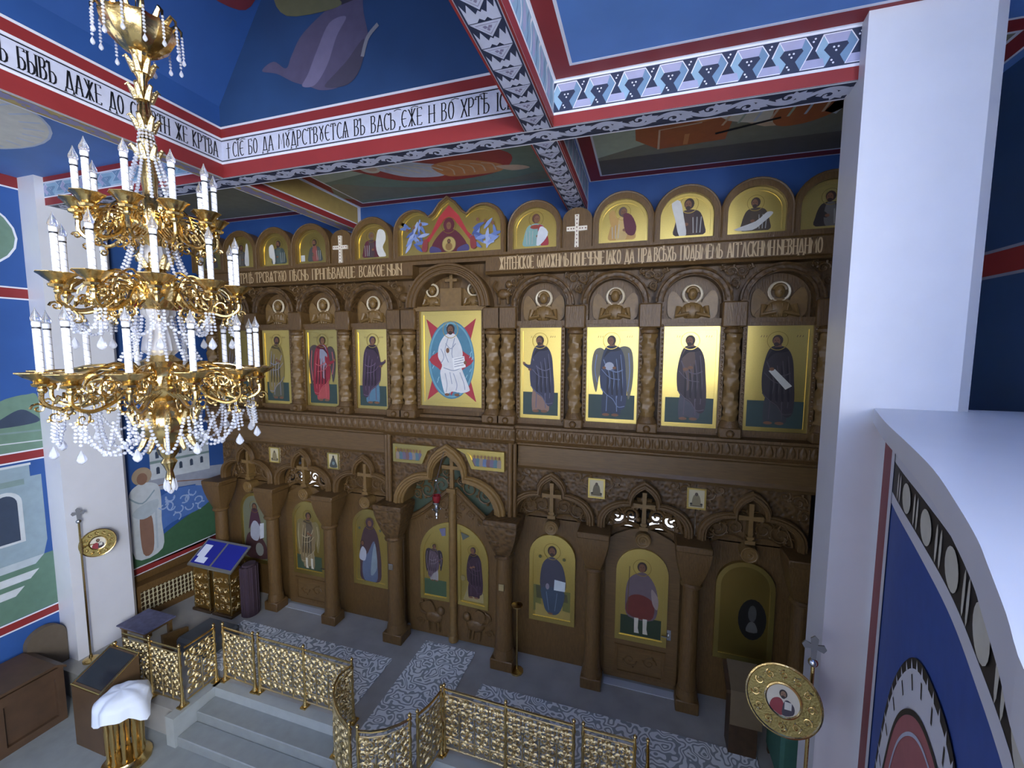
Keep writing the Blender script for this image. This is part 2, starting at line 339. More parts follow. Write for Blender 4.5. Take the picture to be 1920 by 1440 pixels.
# walls
def wall_left():
    mb = MB(); mb.box(XL-0.3, XL, -6, 9.4, ZF, ZC+0.1)
    w = struct(mb.build('wall_left', blue))
    fr = F_left(XL, 0, 0)
    p = MB(); mats = [red, white, P_('5f7f6e'), P_('7d9390'), P_('b4c0c6'), P_('39465a'), P_('8fa3ad'), P_('3f6548'), P_('c8cfd2'), P_('8c6a58'), P_('a9957c'), P_('4f74b5'), P_('9fb4d8'), P_('9aa0ae'), blued, P_('6d8a78')]
    for y0, y1 in ((-5.8, 4.5), (5.5, 7.9)):
        for z0, z1 in ((0.9, 1.03), (3.80, 3.94), (6.58, 6.74), (8.42, 8.6)):
            if y0 > 5 and z0 == 3.80: continue
            p.poly(rect(y0, y1, z0, z1), fr, 0.004, 0)
            p.poly(rect(y0, y1, z0-0.025, z0), fr, 0.006, 1); p.poly(rect(y0, y1, z1, z1+0.025), fr, 0.006, 1)
    # near mural (left of the pier)
    p.poly(ell(3.55, 7.58, 0.86, 0.62, 24), fr, 0.004, 15); p.strip(ell(3.55, 7.58, 0.87, 0.63, 24), 0.03, fr, 0.006, 1, True)
    p.poly(cat([(2.4,3.96),(4.5,3.96),(4.5,4.85),(4.35,4.93),(4.1,4.88),(3.8,4.75),(3.3,4.9),(2.4,4.8)], 4), fr, 0.003, 15)
    p.poly(cat([(3.9,4.42),(4.1,4.6),(4.27,4.68),(4.4,4.6),(4.49,4.45),(4.2,4.4)], 4), fr, 0.005, 5)
    p.strip([(2.6,4.3),(3.6,4.32),(4.5,4.28)], 0.03, fr, 0.005, 3); p.strip([(2.6,4.12),(3.6,4.14),(4.5,4.1)], 0.02, fr, 0.005, 8)
    p.poly(rect(2.0, 4.5, 1.06, 2.05), fr, 0.003, 2)
    p.poly([(2.2,2.05),(4.38,2.05),(4.44,2.3),(4.44,3.5),(4.3,3.5),(4.3,3.7),(2.2,3.7)], fr, 0.004, 6)
    p.poly([(2.2,3.38),(4.22,3.38),(4.22,3.48),(2.2,3.48)], fr, 0.006, 3); p.strip([(2.2,3.72),(4.32,3.72)], 0.04, fr, 0.006, 8)
    for c in (3.97, 3.3, 2.6):
        p.poly(archpts(0.2, 2.38, 3.1, 3.3, 12, c), fr, 0.006, 8); p.poly(archpts(0.14, 2.42, 3.08, 3.24, 12, c), fr, 0.008, 5)
    for k, (a, z) in enumerate(((4.38, 2.05), (4.3, 1.82), (4.1, 1.6))):
        p.poly([(2.0,z-0.13),(a-0.12,z-0.13),(a,z),(2.0,z)], fr, 0.006, 8 if k else 4)
    # mural between the pier and the screen
    p.poly(cat([(5.5,1.06),(7.9,1.06),(7.9,1.95),(7.3,1.9),(6.7,1.72),(6.2,1.5),(5.9,1.4),(5.5,1.42)], 3), fr, 0.004, 7)
    p.poly([(6.05,2.62),(7.9,2.35),(7.9,2.75),(6.6,2.95),(6.05,2.95)], fr, 0.004, 13); p.strip([(6.1,2.7),(6.7,2.66),(7.4,2.5),(7.9,2.52)], 0.025, fr, 0.008, 9)
    p.poly([(6.9,2.0),(7.9,2.05),(7.9,2.48),(7.1,2.5)], fr, 0.005, 13)
    p.poly([(6.15,2.85),(7.45,2.75),(7.45,3.72),(6.95,3.75),(6.95,3.5),(6.15,3.5)], fr, 0.005, 8)
    p.poly([(6.15,3.2),(7.45,3.15),(7.45,3.2),(6.15,3.26)], fr, 0.007, 3)
    for i in range(5):
        for z in (2.95, 3.3): p.poly(archpts(0.035, z, z+0.12, z+0.16, 6, 6.3+0.24*i), fr, 0.008, 5)
    p.poly(cat([(6.1,1.55),(6.5,1.75),(7.2,1.85),(7.5,2.1),(7.2,2.4),(6.6,2.5),(6.2,2.35),(6.1,2.0)], 5), fr, 0.006, 11)
    rr = random.Random(3)
    for i in range(16):
        c = (6.3+rr.random()*1.0, 1.85+rr.random()*0.5)
        p.strip(spiral(c[0], c[1], 0.12, 0.6, rr.random()*6, 1, 8, 0.5), 0.03, fr, 0.008+0.0004*i, 12)
    # angel with a halo
    p.poly(ell(5.98, 2.99, 0.19, 0.19), fr, 0.008, 10); p.poly(ell(5.98, 2.93, 0.1, 0.13), fr, 0.010, 9)
    p.poly(cat([(5.75,1.25),(6.28,1.25),(6.3,1.9),(6.32,2.4),(6.28,2.7),(6.1,2.82),(5.88,2.82),(5.72,2.65),(5.72,2.2)], 4), fr, 0.009, 8)
    p.poly(cat([(5.9,1.3),(6.1,1.3),(6.12,2.0),(6.0,2.2),(5.88,2.1)], 4), fr, 0.011, 9)
    p.poly(cat([(5.75,2.2),(5.95,2.05),(6.2,2.15),(6.25,2.4),(5.9,2.35)], 4), fr, 0.012, 4)
    p.strip(cat([(5.7,2.6),(5.95,2.4),(6.2,2.62)], 4, False), 0.03, fr, 0.013, 6); p.strip([(6.2,2.4),(6.18,1.3)], 0.04, fr, 0.013, 4)
    p.build('mural', mats, w)
    return w
wall_left()
wr = struct(MB().box(XR, XR+0.3, -6, 9.4, ZF, ZC+0.1).build('wall_right', blued))
pr_ = MB(); fr = F_right(XR, 0, 0)
for z0, z1 in ((6.55, 6.78),): pr_.poly(rect(-5.8, 7.4, z0, z1), fr, 0.004, 0); pr_.poly(rect(-5.8, 7.4, z0-0.03, z0), fr, 0.006, 1); pr_.poly(rect(-5.8, 7.4, z1, z1+0.03), fr, 0.006, 1)
pr_.build('painted_border', [red, P_('8a8fa0')], wr)
struct(MB().box(XL, XR, 7.5, 7.7, 7.15, ZC+0.1).build('wall_east', blue))
wa = MB().box(XL, XR, 9.2, 9.4, ZF, 7.4); wa.box(XL, XR, 7.5, 9.4, 7.15, 7.35)
struct(wa.build('wall_altar', mat('altar_wall', '6a6258', 0.7)))
ww = MB()
xs = [XL, -8.1, -6.3, -4.3, -2.5, -1.3, 0.5, XR]
for i in range(0, 7, 2): ww.box(xs[i], xs[i+1], -6.2, -6.0, ZF, ZT)
for i in range(1, 7, 2): ww.box(xs[i], xs[i+1], -6.2, -6.0, ZF, 3.7); ww.box(xs[i], xs[i+1], -6.2, -6.0, 7.5, ZT)
struct(ww.build('wall_west', plaster))
lit = mat('daylit_pane', 'cfe0ff', 0.4, emit=1.2)
for i in range(1, 7, 2):
    p = struct(MB().box(xs[i], xs[i+1], -6.14, -6.12, 3.7, 7.5).build('window_%d' % ((i+1)//2), lit))
    f = MB()
    for k in range(4): x = xs[i]+k*(xs[i+1]-xs[i])/3; f.box(x-0.03, x+0.03, -6.12, -6.05, 3.7, 7.5)
    for k in range(6): z = 3.7+k*3.8/5; f.box(xs[i], xs[i+1], -6.12, -6.06, z-0.025, z+0.025)
    f.build('window_frame', white, p)
for n, (x0, x1, z0, z1) in enumerate(((-0.62, -0.1, 1.75, 2.15), (0.22, 0.72, 1.65, 2.2), (-9.05, -8.42, 1.7, 2.5))):
    p = struct(MB().box(x0, x1, 9.16, 9.19, z0, z1).build('window_%d' % (n+4), mat('altar_daylight', 'eef4ff', 0.4, emit=2.2)))
    MB().ringprism(rect(x0-.06,x1+.06,z0-.06,z1+.06), rect(x0,x1,z0,z1), F_front(0,9.2,0), 0, 0.06).build('window_frame', white, p)
for n, (x0, x1, y0, y1, z0, z1) in enumerate(((XR-.03, XR-.01, -5.8, -2.6, 4.8, 7.8), (XL+.01, XL+.03, -2.6, -.2, 4.2, 7.4))):
    p = struct(MB().box(x0, x1, y0, y1, z0, z1).build('window_%d' % (n+7), lit))
    f = MB(); xx = XR-.05 if n == 0 else XL+.05
    for k in range(4): y = y0+k*(y1-y0)/3; f.box(xx-.02, xx+.02, y-.03, y+.03, z0, z1)
    for k in range(4): z = z0+k*(z1-z0)/3; f.box(xx-.02, xx+.02, y0, y1, z-.03, z+.03)
    f.build('window_frame', white, p)
# ceilings
cl = MB()
cl.box(XL, XR, YB1, 7.5, ZC, ZC+0.1)                       # before the screen
cl.box(-1.2, XR, -6, YB1, ZC, ZC+0.1)                      # right aisle
cl.box(XL, -5.85, -6, YB1, ZC, ZC+0.1)                     # left aisle
ceil = struct(cl.build('ceiling', [bluel]))
# piers
pl = MB(); pl.prism([(XL-0.02,4.5),(-9.75,4.5),(-9.75,5.42),(-9.83,5.5),(XL-0.02,5.5)], F_up(0,0,0), ZF, ZC)
struct(pl.build('wall_pier_left', plaster))
pr2 = MB(); pr2.prism([(1.74,4.97),(1.70,4.47),(2.54,4.47),(2.66,4.56),(2.66,5.0)], F_up(0,0,0), ZF, ZC)
struct(pr2.build('wall_pier_right', plaster))
# vault over the nave
vt = MB()
xl, xr, yn, yf = -5.74, -1.06, -0.3, YB0+0.012
vt.add([(xl,yf,ZC+.2),(xr,yf,ZC+.2),(xr,yf,9.1),(xr-0.9,yf,10.4),(xl+0.9,yf,10.4),(xl,yf,9.1)], [(0,1,2,3,4,5)], 0)
vt.add([(xl,yn,ZC+.2),(xr,yn,ZC+.2),(xr,yn,9.1),(xr-0.9,yn,10.4),(xl+0.9,yn,10.4),(xl,yn,9.1)], [(5,4,3,2,1,0)], 0)
vt.add([(xl,yn,ZC+.2),(xl,yf,ZC+.2),(xl,yf,9.1),(xl,yn,9.1),(xl+0.9,yf,10.4),(xl+0.9,yn,10.4)], [(0,1,2,3),(3,2,4,5)], 1)
vt.add([(xr,yn,ZC+.2),(xr,yf,ZC+.2),(xr,yf,9.1),(xr,yn,9.1),(xr-0.9,yf,10.4),(xr-0.9,yn,10.4)], [(3,2,1,0),(5,4,2,3)], 1)
vt.add([(xl+0.9,yn,10.4),(xr-0.9,yn,10.4),(xr-0.9,yf,10.4),(xl+0.9,yf,10.4)], [(0,1,2,3)], 0)
vault = struct(vt.build('ceiling_vault', [blued, blue]))
vp = MB(); fr = F_front(0, YB0+0.012, 0); mm = [P_('5b5570'), P_('77718f'), P_('4a4658'), P_('8a8a92'), P_('3a3644'), P_('6b6a4e')]
vp.poly(cat([(-4.95,9.42),(-4.75,9.5),(-4.55,9.38),(-4.45,9.52),(-4.25,9.75),(-3.75,10.0),(-3.4,10.1),(-3.35,9.8),(-3.3,9.45),(-3.5,9.2),(-3.72,9.02),(-4.0,9.02),(-4.2,9.1),(-4.45,9.2),(-4.7,9.34)], 5), fr, 0.004, 0)
vp.poly(cat([(-4.3,9.12),(-4.1,9.1),(-3.9,9.3),(-3.75,9.6),(-3.6,9.8),(-3.85,9.78),(-4.05,9.5),(-4.2,9.25)], 5), fr, 0.006, 1)
vp.poly(cat([(-3.95,9.05),(-3.6,9.02),(-3.4,9.2),(-3.35,9.5),(-3.6,9.3),(-3.75,9.2)], 5), fr, 0.007, 2)
vp.strip(cat([(-3.38,9.3),(-3.3,9.5),(-3.15,9.62)], 5, False), 0.05, fr, 0.008, 3)
vp.poly(cat([(-4.1,9.95),(-3.0,10.0),(-2.2,9.9),(-1.9,10.35),(-4.6,10.35)], 4), fr, 0.005, 4); vp.poly(cat([(-4.5,10.0),(-3.8,9.93),(-3.7,10.02),(-4.4,10.35),(-4.7,10.3)], 4), fr, 0.007, 5)
vp.build('fresco_robed_figure', mm, vault)
vl = MB(); k = 0.9/1.3
frs = lambda a, b, d: (xl+0.01+max(0,(b-9.1)*k)+d, a, b)
vl.poly(cat([(3.9,10.38),(4.5,10.38),(4.5,10.1),(4.1,9.98),(3.7,10.0),(3.3,10.15),(3.1,10.38)], 4), frs, 0.004, 0)
vl.poly(cat([(3.75,10.0),(3.95,9.95),(3.98,10.15),(3.8,10.2)], 4), frs, 0.008, 1)
vl.build('fresco_red_robe', [P_('742c34'), P_('b09a90')], vault)

# ------------------------------------------------------------------ painted beams
VN = [P_('9aa3bb'), navy, white]
def vine_paint(mb, fr, x0, x1, w, d, cells, mi_dark=1, mi_light=0):
    """painted leaf scroll: dark ground with a pale acanthus vine"""
    mb.poly(rect(x0, x1, 0, w), fr, d, mi_dark)
    n = cells*12; A = w*0.25
    mb.strip([(x0+(x1-x0)*i/n, w/2+A*math.sin(PI*cells*i/n)) for i in range(n+1)], w*0.19, fr, d+0.0015, mi_light)
    L = (x1-x0)/cells
    for k in range(cells):
        s_ = 1 if k % 2 == 0 else -1
        c = (x0+(k+0.5)*L, w/2-s_*w*0.1)
        mb.strip(spiral(c[0], c[1], min(w*0.27, L*0.3), 1.15, PI, -s_, 14, 0.2), [w*0.17*(1-0.5*i/13) for i in range(14)], fr, d+0.002, mi_light)
        for q, ang in enumerate((-0.7, -0.1, 0.5, 1.1, 1.7)):
            a = (c[0]+L*0.18, c[1]+s_*w*0.05)
            b = (a[0]+w*0.5*math.cos(ang), a[1]-s_*w*0.46*math.sin(ang)*0.8)
            mid = ((a[0]+b[0])/2, (a[1]+b[1])/2); nx, ny = -(b[1]-a[1])*0.3, (b[0]-a[0])*0.3
            mb.poly([a, (mid[0]+nx, mid[1]+ny), b, (mid[0]-nx, mid[1]-ny)], fr, d+0.0025+0.0003*q, mi_light)
def tri_paint(mb, fr, x0, x1, w, d, cell, mg=1, ml=0, mr=3):
    """chain of leaf-filled triangles and zigzag darts"""
    mb.poly(rect(0, w, x0, x1), fr, d, mg)
    n = int(abs(x1-x0)/cell); c = (x1-x0)/n
    for k in range(n):
        a = x0+k*c
        mb.poly([(w*0.02,a+c*0.03),(w*0.98,a+c*0.03),(w*0.5,a+c*0.60)], fr, d+0.0015, ml)
        mb.strip([(w*0.16,a+c*0.11),(w*0.84,a+c*0.11),(w*0.5,a+c*0.48)], w*0.03, fr, d+0.0025, mr, True)
        for q in range(3):
            g = PI/2+q*2*PI/3; p = (w*0.5, a+c*0.24)
            e = (p[0]+w*0.17*math.cos(g), p[1]+c*0.11*math.sin(g)*1.2); t = (-(e[1]-p[1])*0.4, (e[0]-p[0])*0.4)
            mb.poly([p, ((p[0]+e[0])/2+t[0], (p[1]+e[1])/2+t[1]), e, ((p[0]+e[0])/2-t[0], (p[1]+e[1])/2-t[1])], fr, d+0.003+0.0002*q, mr)
        for s_ in (0, 1):
            X = lambda u: (w*u if s_ == 0 else w*(1-u))
            mb.poly([(X(0.0),a+c*1.0),(X(0.0),a+c*0.3),(X(0.1),a+c*0.62),(X(0.2),a+c*0.36),(X(0.34),a+c*0.72),(X(0.44),a+c*0.6),(X(0.5),a+c*0.68),(X(0.5),a+c*0.98),(X(0.38),a+c*0.88),(X(0.28),a+c*1.0)], fr, d+0.0015+0.0003*s_, ml)
def meander_paint(mb, fr, x0, x1, z0, z1, d, cell, mg, mA, mB, mC, mw):
    """folded-ribbon meander"""
    mb.poly(rect(x0, x1, z0, z1), fr, d, mg); h = z1-z0
    n = int(round((x1-x0)/cell)); c = (x1-x0)/n
    for k in range(n):
        a = x0+k*c; Z = lambda t: z0+h*t; X = lambda t: a+c*t
        qs = [([(.10,.95),(-.06,.52),(.16,.05),(.27,.30),(.12,.52),(.22,.68)], mB), ([(.10,.95),(.70,.95),(.62,.68),(.22,.68)], mA),
              ([(.70,.95),(.86,.64),(.60,.05),(.48,.32),(.66,.60),(.62,.68)], mC), ([(.60,.05),(1.16,.05),(1.10,.30),(.70,.30)], mA)]
        for q, (pp, mi) in enumerate(qs): mb.poly([(X(u), Z(v)) for u, v in pp], fr, d+0.0012+0.0003*q, mi)
        mb.strip([(X(-.06),Z(.52)),(X(.10),Z(.95)),(X(.70),Z(.95)),(X(.86),Z(.64)),(X(.60),Z(.05)),(X(1.14),Z(.05))], h*0.035, fr, d+0.003, mw)
        mb.strip([(X(.10),Z(.95)),(X(.22),Z(.68))], h*0.025, fr, d+0.003, mw)
        for (u, v) in ((.34,.56),(.44,.56),(.39,.46),(.88,.80),(.92,.88),(.30,.20),(.34,.12)):
            mb.poly(ell(X(u), Z(v), h*0.03, h*0.03, 8), fr, d+0.0035, mw)
BM = [P_('c9cde0'), navy, white, P_('8c86a4'), red, P_('8fb0c8'), P_('a6a8c8'), P_('6f8fae'), P_('b09a5c'), black]
# cross beam
cb = struct(MB().box(XL, 1.75, YB0, YB1, ZB, ZC+0.22).build('trim_1', white))
p = MB(); fr = F_front(0, YB0, 0)
def face_bands(p, fr, x0, x1):
    p.poly(rect(x0,x1,ZB,8.32), fr, 0.002, 4); p.poly(rect(x0,x1,8.32,8.345), fr, 0.003, 2)
    p.poly(rect(x0,x1,8.345,8.645), fr, 0.002, 0)
    p.poly(rect(x0,x1,8.355,8.368), fr, 0.004, 9); p.poly(rect(x0,x1,8.622,8.635), fr, 0.004, 9)
    p.poly(rect(x0,x1,8.645,8.67), fr, 0.003, 2); p.poly(rect(x0,x1,8.67,8.79), fr, 0.002, 4); p.poly(rect(x0,x1,8.79,8.815), fr, 0.003, 2)
p.v, p.f, p.m = [], [], []
face_bands(p, fr, -5.72, -1.34)
# right part: meander
p.poly(rect(-1.0,1.74,ZB,8.255), fr, 0.002, 4); p.poly(rect(-1.0,1.74,8.255,8.28), fr, 0.003, 2)
meander_paint(p, fr, -1.0, 1.74, 8.28, 8.575, 0.002, 0.365, 1, 6, 5, 7, 2)
p.poly(rect(-1.0,1.74,8.575,8.6), fr, 0.003, 2)
# left aisle part
p.poly(rect(XL+0.45,-6.0,ZB,8.26), fr, 0.002, 4); p.poly(rect(XL+0.45,-6.0,8.26,8.28), fr, 0.003, 2)
meander_paint(p, fr, XL+0.45, -6.0, 8.28, 8.5, 0.002, 0.5, 7, 5, 6, 5, 2); p.poly(rect(XL+0.45,-6.0,8.5,8.52), fr, 0.003, 2); p.poly(rect(XL+0.45,-6.0,8.52,8.6), fr, 0.002, 4)
p.build('painted_bands', BM, cb)
p = MB(); vine_paint(p, F_down(0, YB0, ZB), -9.7, 1.72, YB1-YB0, 0.002, 34)
p.strip([(-9.7,0.01),(1.72,0.01)], 0.025, F_down(0,YB0,ZB), 0.006, 2); p.strip([(-9.7,YB1-YB0-0.01),(1.72,YB1-YB0-0.01)], 0.025, F_down(0,YB0,ZB), 0.006, 2)
p.build('painted_vine', BM, cb)
p = MB(); stroke_text(p, '+ СЇЄ  БО  ДА  МУДРСТВУЄТСѦ  ВЪ  ВАСЪ ,ЄЖЕ  И  ВО  ХРТѢ  ІСѢ:', F_front(0,YB0,0), -5.62, 8.395, 4.2, 0.19, 0.006)
for x in (-5.38, -4.55, -2.95, -2.72, -2.2, -1.85): p.strip([(x,8.598),(x+0.05,8.612),(x+0.1,8.6)], 0.008, F_front(0,YB0,0), 0.006)
p.build('inscription', black, cb)
# transverse beams
tb = MB().box(-1.34, -1.0, -6, YB0, ZB, ZC+0.22); tb.box(-1.34, -1.0, YB1, 7.5, ZB, ZC)
tb = struct(tb.build('trim_2', white))
p = MB(); fd = F_down(-1.34, 0, ZB)
for y0, y1 in ((-2.0, YB0), (YB1, 7.4)):
    tri_paint(p, F_down(-1.30, 0, ZB), y0, y1, 0.26, 0.002, 0.26)
    for a in (0.01, 0.33): p.strip([(a,y0),(a,y1)], 0.02, fd, 0.004, 4)
    p.strip([(0.035,y0),(0.035,y1)], 0.014, fd, 0.005, 1); p.strip([(0.305,y0),(0.305,y1)], 0.014, fd, 0.005, 1)
fr = F_left(-1.0, 0, 0)
for y0, y1 in ((-2.0, YB0), (YB1, 7.4)):
    p.poly(rect(y0,y1,ZB,8.25), fr, 0.002, 4); p.poly(rect(y0,y1,8.25,8.275), fr, 0.003, 2); p.poly(rect(y0,y1,8.275,8.575), fr, 0.002, 5); p.poly(rect(y0,y1,8.575,8.6), fr, 0.003, 2)
    n = int((y1-y0)/0.3)
    for i in range(n):
        a = y0+i*(y1-y0)/n; w_ = (y1-y0)/n
        p.poly(cat([(a,8.29),(a+w_*0.25,8.36),(a+w_*0.3,8.46),(a+w_*0.1,8.56),(a,8.45)], 3), fr, 0.004, 6)
        p.strip(cat([(a+w_*0.35,8.28),(a+w_*0.5,8.38),(a+w_*0.45,8.47),(a+w_*0.6,8.57)], 4, False), 0.018, fr, 0.005, 7)
        p.strip(cat([(a+w_*0.75,8.28),(a+w_*0.85,8.40),(a+w_*0.75,8.50),(a+w_*0.9,8.57)], 4, False), 0.025, fr, 0.005, 2)
fl = F_right(-1.34, 0, 0); p.poly(rect(-2.0,YB0,ZB,8.8), fl, 0.002, 4)
p.poly(rect(YB1,7.4,ZB,8.6), fl, 0.002, 4)
p.build('painted_triangles', BM, tb)
lb = MB().box(-5.98, -5.72, -6, YB0, ZB, ZC+0.22); lb.box(-5.92, -5.62, YB1, 7.5, ZB, ZC)
lb = struct(lb.build('trim_3', white))
p = MB(); fr = F_left(-5.72, 0, 0); face_bands(p, fr, -2.0, YB0)
stroke_text(p, 'СЕБЕ ПОСЛУШЛВЪ  БЫВЪ  ДАЖЕ  ДО  СМЕРТИ  ЖЕ  КРТВА', fr, 1.62, 8.395, 2.93, 0.195, 0.006, 9)
vine_paint(p, F_down(-5.97, 0, ZB), -5.0, -4.9, 0.1, 0.002, 1)
fdl = lambda a, b, d: (-5.97+b, a, ZB-d)
p.poly(rect(-2.0, YB0, 0, 0.24), fdl, 0.002, 8); vine_paint(p, fdl, -2.0, YB0, 0.24, 0.003, 26, 8, 3)
p.strip([(-2,0.012),(YB0,0.012)], 0.02, fdl, 0.007, 2); p.strip([(-2,0.235),(YB0,0.235)], 0.02, fdl, 0.007, 2)
# continuation towards the screen
fr = F_left(-5.62, 0, 0)
p.poly(rect(YB1,7.4,ZB,8.24), fr, 0.002, 4); p.poly(rect(YB1,7.4,8.24,8.262), fr, 0.003, 2); p.poly(rect(YB1,7.4,8.262,8.58), fr, 0.002, 8); p.poly(rect(YB1,7.4,8.575,8.6), fr, 0.003, 2)
fd2 = lambda a, b, d: (-5.92+b, a, ZB-d)
vine_paint(p, fd2, YB1, 7.4, 0.28, 0.003, 14, 8, 3); p.strip([(YB1,0.02),(7.4,0.02)], 0.02, fd2, 0.007, 2); p.strip([(YB1,0.28),(7.4,0.28)], 0.02, fd2, 0.007, 2)
p.build('painted_bands', BM, lb)

# painted ceilings: red borders and frescoes
def border(p, fr, x0, x1, y0, y1, w, mi_red=0, mi_w=1, d=0.002):
    p.ringprism(rect(x0,x1,y0,y1), rect(x0+w,x1-w,y0+w,y1-w), fr, d, d+0.001, mi_red)
    p.ringprism(rect(x0+w,x1-w,y0+w,y1-w), rect(x0+w+0.03,x1-w-0.03,y0+w+0.03,y1-w-0.03), fr, d, d+0.002, mi_w)
    p.ringprism(rect(x0,x1,y0,y1), rect(x0+0.025,x1-0.025,y0+0.025,y1-0.025), fr, d, d+0.002, mi_w)
p = MB(); fd = F_down(0, 0, ZC)
FM = [red, white, P_('7f917f'), P_('b6c4ae'), P_('b04a40'), P_('d8955e'), P_('d4dce6'), P_('8a8cae'), P_('e0c4a6'), black, P_('b86a3c'), P_('e8e4d2'), P_('8a8874'), P_('6c6458')]
border(p, fd, -1.0, 3.38, -3.0, YB0, 0.2)
border(p, fd, -5.6, -1.36, YB1, 7.48, 0.2); border(p, fd, -0.98, 3.3, YB1, 7.48, 0.2)
border(p, fd, -9.7, -5.95, YB1, 7.48, 0.2)
# fresco over the central bay: red-winged angel lying across a green landscape
p.poly(rect(-5.38,-1.58,YB1+.02,7.26), fd, 0.002, 2); p.poly([(-5.38,YB1+.02),(-1.58,YB1+.02),(-1.58,5.6),(-5.38,6.2)], fd, 0.003, 3)
p.poly(cat([(-4.9,5.4),(-4.0,5.7),(-3.4,5.5),(-2.4,5.7),(-1.95,6.1),(-2.3,6.6),(-3.2,6.72),(-4.0,6.5),(-4.5,6.0)], 5), fd, 0.004, 4)
p.poly(cat([(-4.2,5.8),(-3.8,5.75),(-3.3,6.0),(-3.0,6.2),(-3.25,6.5),(-3.8,6.4),(-4.1,6.1)], 5), fd, 0.005, 6)
p.poly(cat([(-3.25,6.1),(-2.7,6.05),(-2.2,6.35),(-2.3,6.6),(-2.9,6.6),(-3.2,6.5)], 5), fd, 0.006, 5)
p.poly(ell(-4.25,5.92,0.16,0.17), fd, 0.007, 11); p.poly(ell(-4.22,5.92,0.09,0.1), fd, 0.008, 8)
p.poly(cat([(-3.4,5.3),(-2.6,5.3),(-2.4,5.6),(-3.1,5.6)], 4), fd, 0.006, 7); p.poly(cat([(-2.6,5.25),(-1.9,5.3),(-1.8,5.8),(-2.4,5.7)], 4), fd, 0.007, 5)
p.poly(cat([(-5.0,5.5),(-4.4,5.4),(-4.4,5.8),(-4.8,5.85)], 4), fd, 0.005, 6)
for q in range(5): p.strip(cat([(-3.15+.17*q,6.1+.03*q),(-3.0+.17*q,6.3),(-3.05+.18*q,6.52)], 4, False), 0.025, fd, 0.0085, 8)
for q in range(4): p.strip(cat([(-4.1+.2*q,5.85+.05*q),(-3.9+.2*q,6.1),(-3.75+.2*q,6.3)], 4, False), 0.03, fd, 0.0085, 11)
for q in range(5): p.strip(cat([(-4.8+.5*q,5.55+.03*q),(-4.5+.5*q,5.62),(-4.3+.5*q,5.58+.05*q)], 4, False), 0.04, fd, 0.0045, 10)
p.poly(cat([(-2.3,6.4),(-1.95,6.45),(-1.8,6.6),(-2.1,6.62)], 4), fd, 0.007, 8); p.poly(cat([(-5.3,6.3),(-4.6,6.6),(-3.6,6.9),(-2.4,6.95),(-1.65,6.8),(-1.65,7.1),(-5.3,7.1)], 4), fd, 0.0035, 12)
for x in (-1.95, -1.78): p.poly(ell(x, 5.35, 0.06, 0.09), fd, 0.008, 9)
# fresco over the right bay: orange building and pale rocks
p.poly(rect(-0.75,3.1,YB1+.02,7.26), fd, 0.002, 12); p.poly(rect(-0.75,3.1,6.7,7.26), fd, 0.003, 13)
p.poly([(-0.75,YB1+.02),(0.2,YB1+.02),(0.3,6.2),(-0.75,6.6)], fd, 0.003, 3)
p.poly([(-0.2,5.6),(0.1,5.5),(0.95,5.8),(0.95,6.5),(0.1,6.55),(-0.2,6.2)], fd, 0.005, 10)
p.poly(cat([(0.2,5.2),(1.4,5.3),(1.9,5.6),(1.5,6.3),(0.9,5.9)], 4), fd, 0.006, 8); p.poly(cat([(0.7,5.5),(1.2,5.5),(1.9,5.9),(1.6,6.2),(0.9,6.0)], 4), fd, 0.007, 11)
p.poly(cat([(1.4,5.8),(1.9,5.6),(2.2,5.9),(1.9,6.3),(1.5,6.3)], 4), fd, 0.008, 10); p.poly([(2.1,5.1),(2.3,5.1),(2.1,6.2),(1.95,6.1)], fd, 0.008, 6)
p.strip([(0.8,6.3),(1.5,6.1)], 0.05, fd, 0.009, 9)
p.poly([(-0.2,5.6),(0.1,5.5),(0.95,5.8),(0.6,5.95)], fd, 0.0065, 5); p.strip([(0.1,6.55),(0.1,6.0),(0.6,5.95)], 0.03, fd, 0.007, 8); p.strip([(0.45,6.5),(0.45,6.2)], 0.06, fd, 0.007, 5)
for q in range(7): p.strip(cat([(0.75+.18*q,5.55+.04*q),(0.9+.17*q,5.8),(0.85+.18*q,6.1)], 4, False), 0.03, fd, 0.0095, (8, 3, 6)[q % 3])
p.poly(cat([(2.3,5.6),(2.9,5.4),(3.0,6.3),(2.5,6.5)], 4), fd, 0.006, 3); p.poly([(2.35,4.96),(2.6,4.96),(2.3,5.9),(2.15,5.85)], fd, 0.0085, 9)
p.poly(rect(-9.45,-6.2,YB1+.02,7.26), fd, 0.002, 12)
# left aisle medallion
p.poly(ell(-8.35,2.95,1.35,0.95,32), fd, 0.003, 6); p.poly(ell(-8.35,2.95,1.32,0.92,32), fd, 0.004, 11); p.poly(ell(-8.5,2.75,0.95,0.68,28), fd, 0.005, 8)
for i in range(26):
    a = 2*PI*i/26; p.strip([(-8.35+0.98*math.cos(a),2.95+0.72*math.sin(a)),(-8.35+1.26*math.cos(a),2.95+0.88*math.sin(a))], 0.03, fd, 0.006, 6)
p.build('painted_ceiling', FM, ceil)

# ================================================================== ICONOSTASIS
ico = thing('iconostasis', 'tall carved brown wooden icon screen with tiers of arches across the altar end', 'icon screen', (C, 7.1, 0))
HW = 6.12
def part(mb, name, m, parent=None, smooth=True): return mb.build(name, m, parent or ico, smooth)
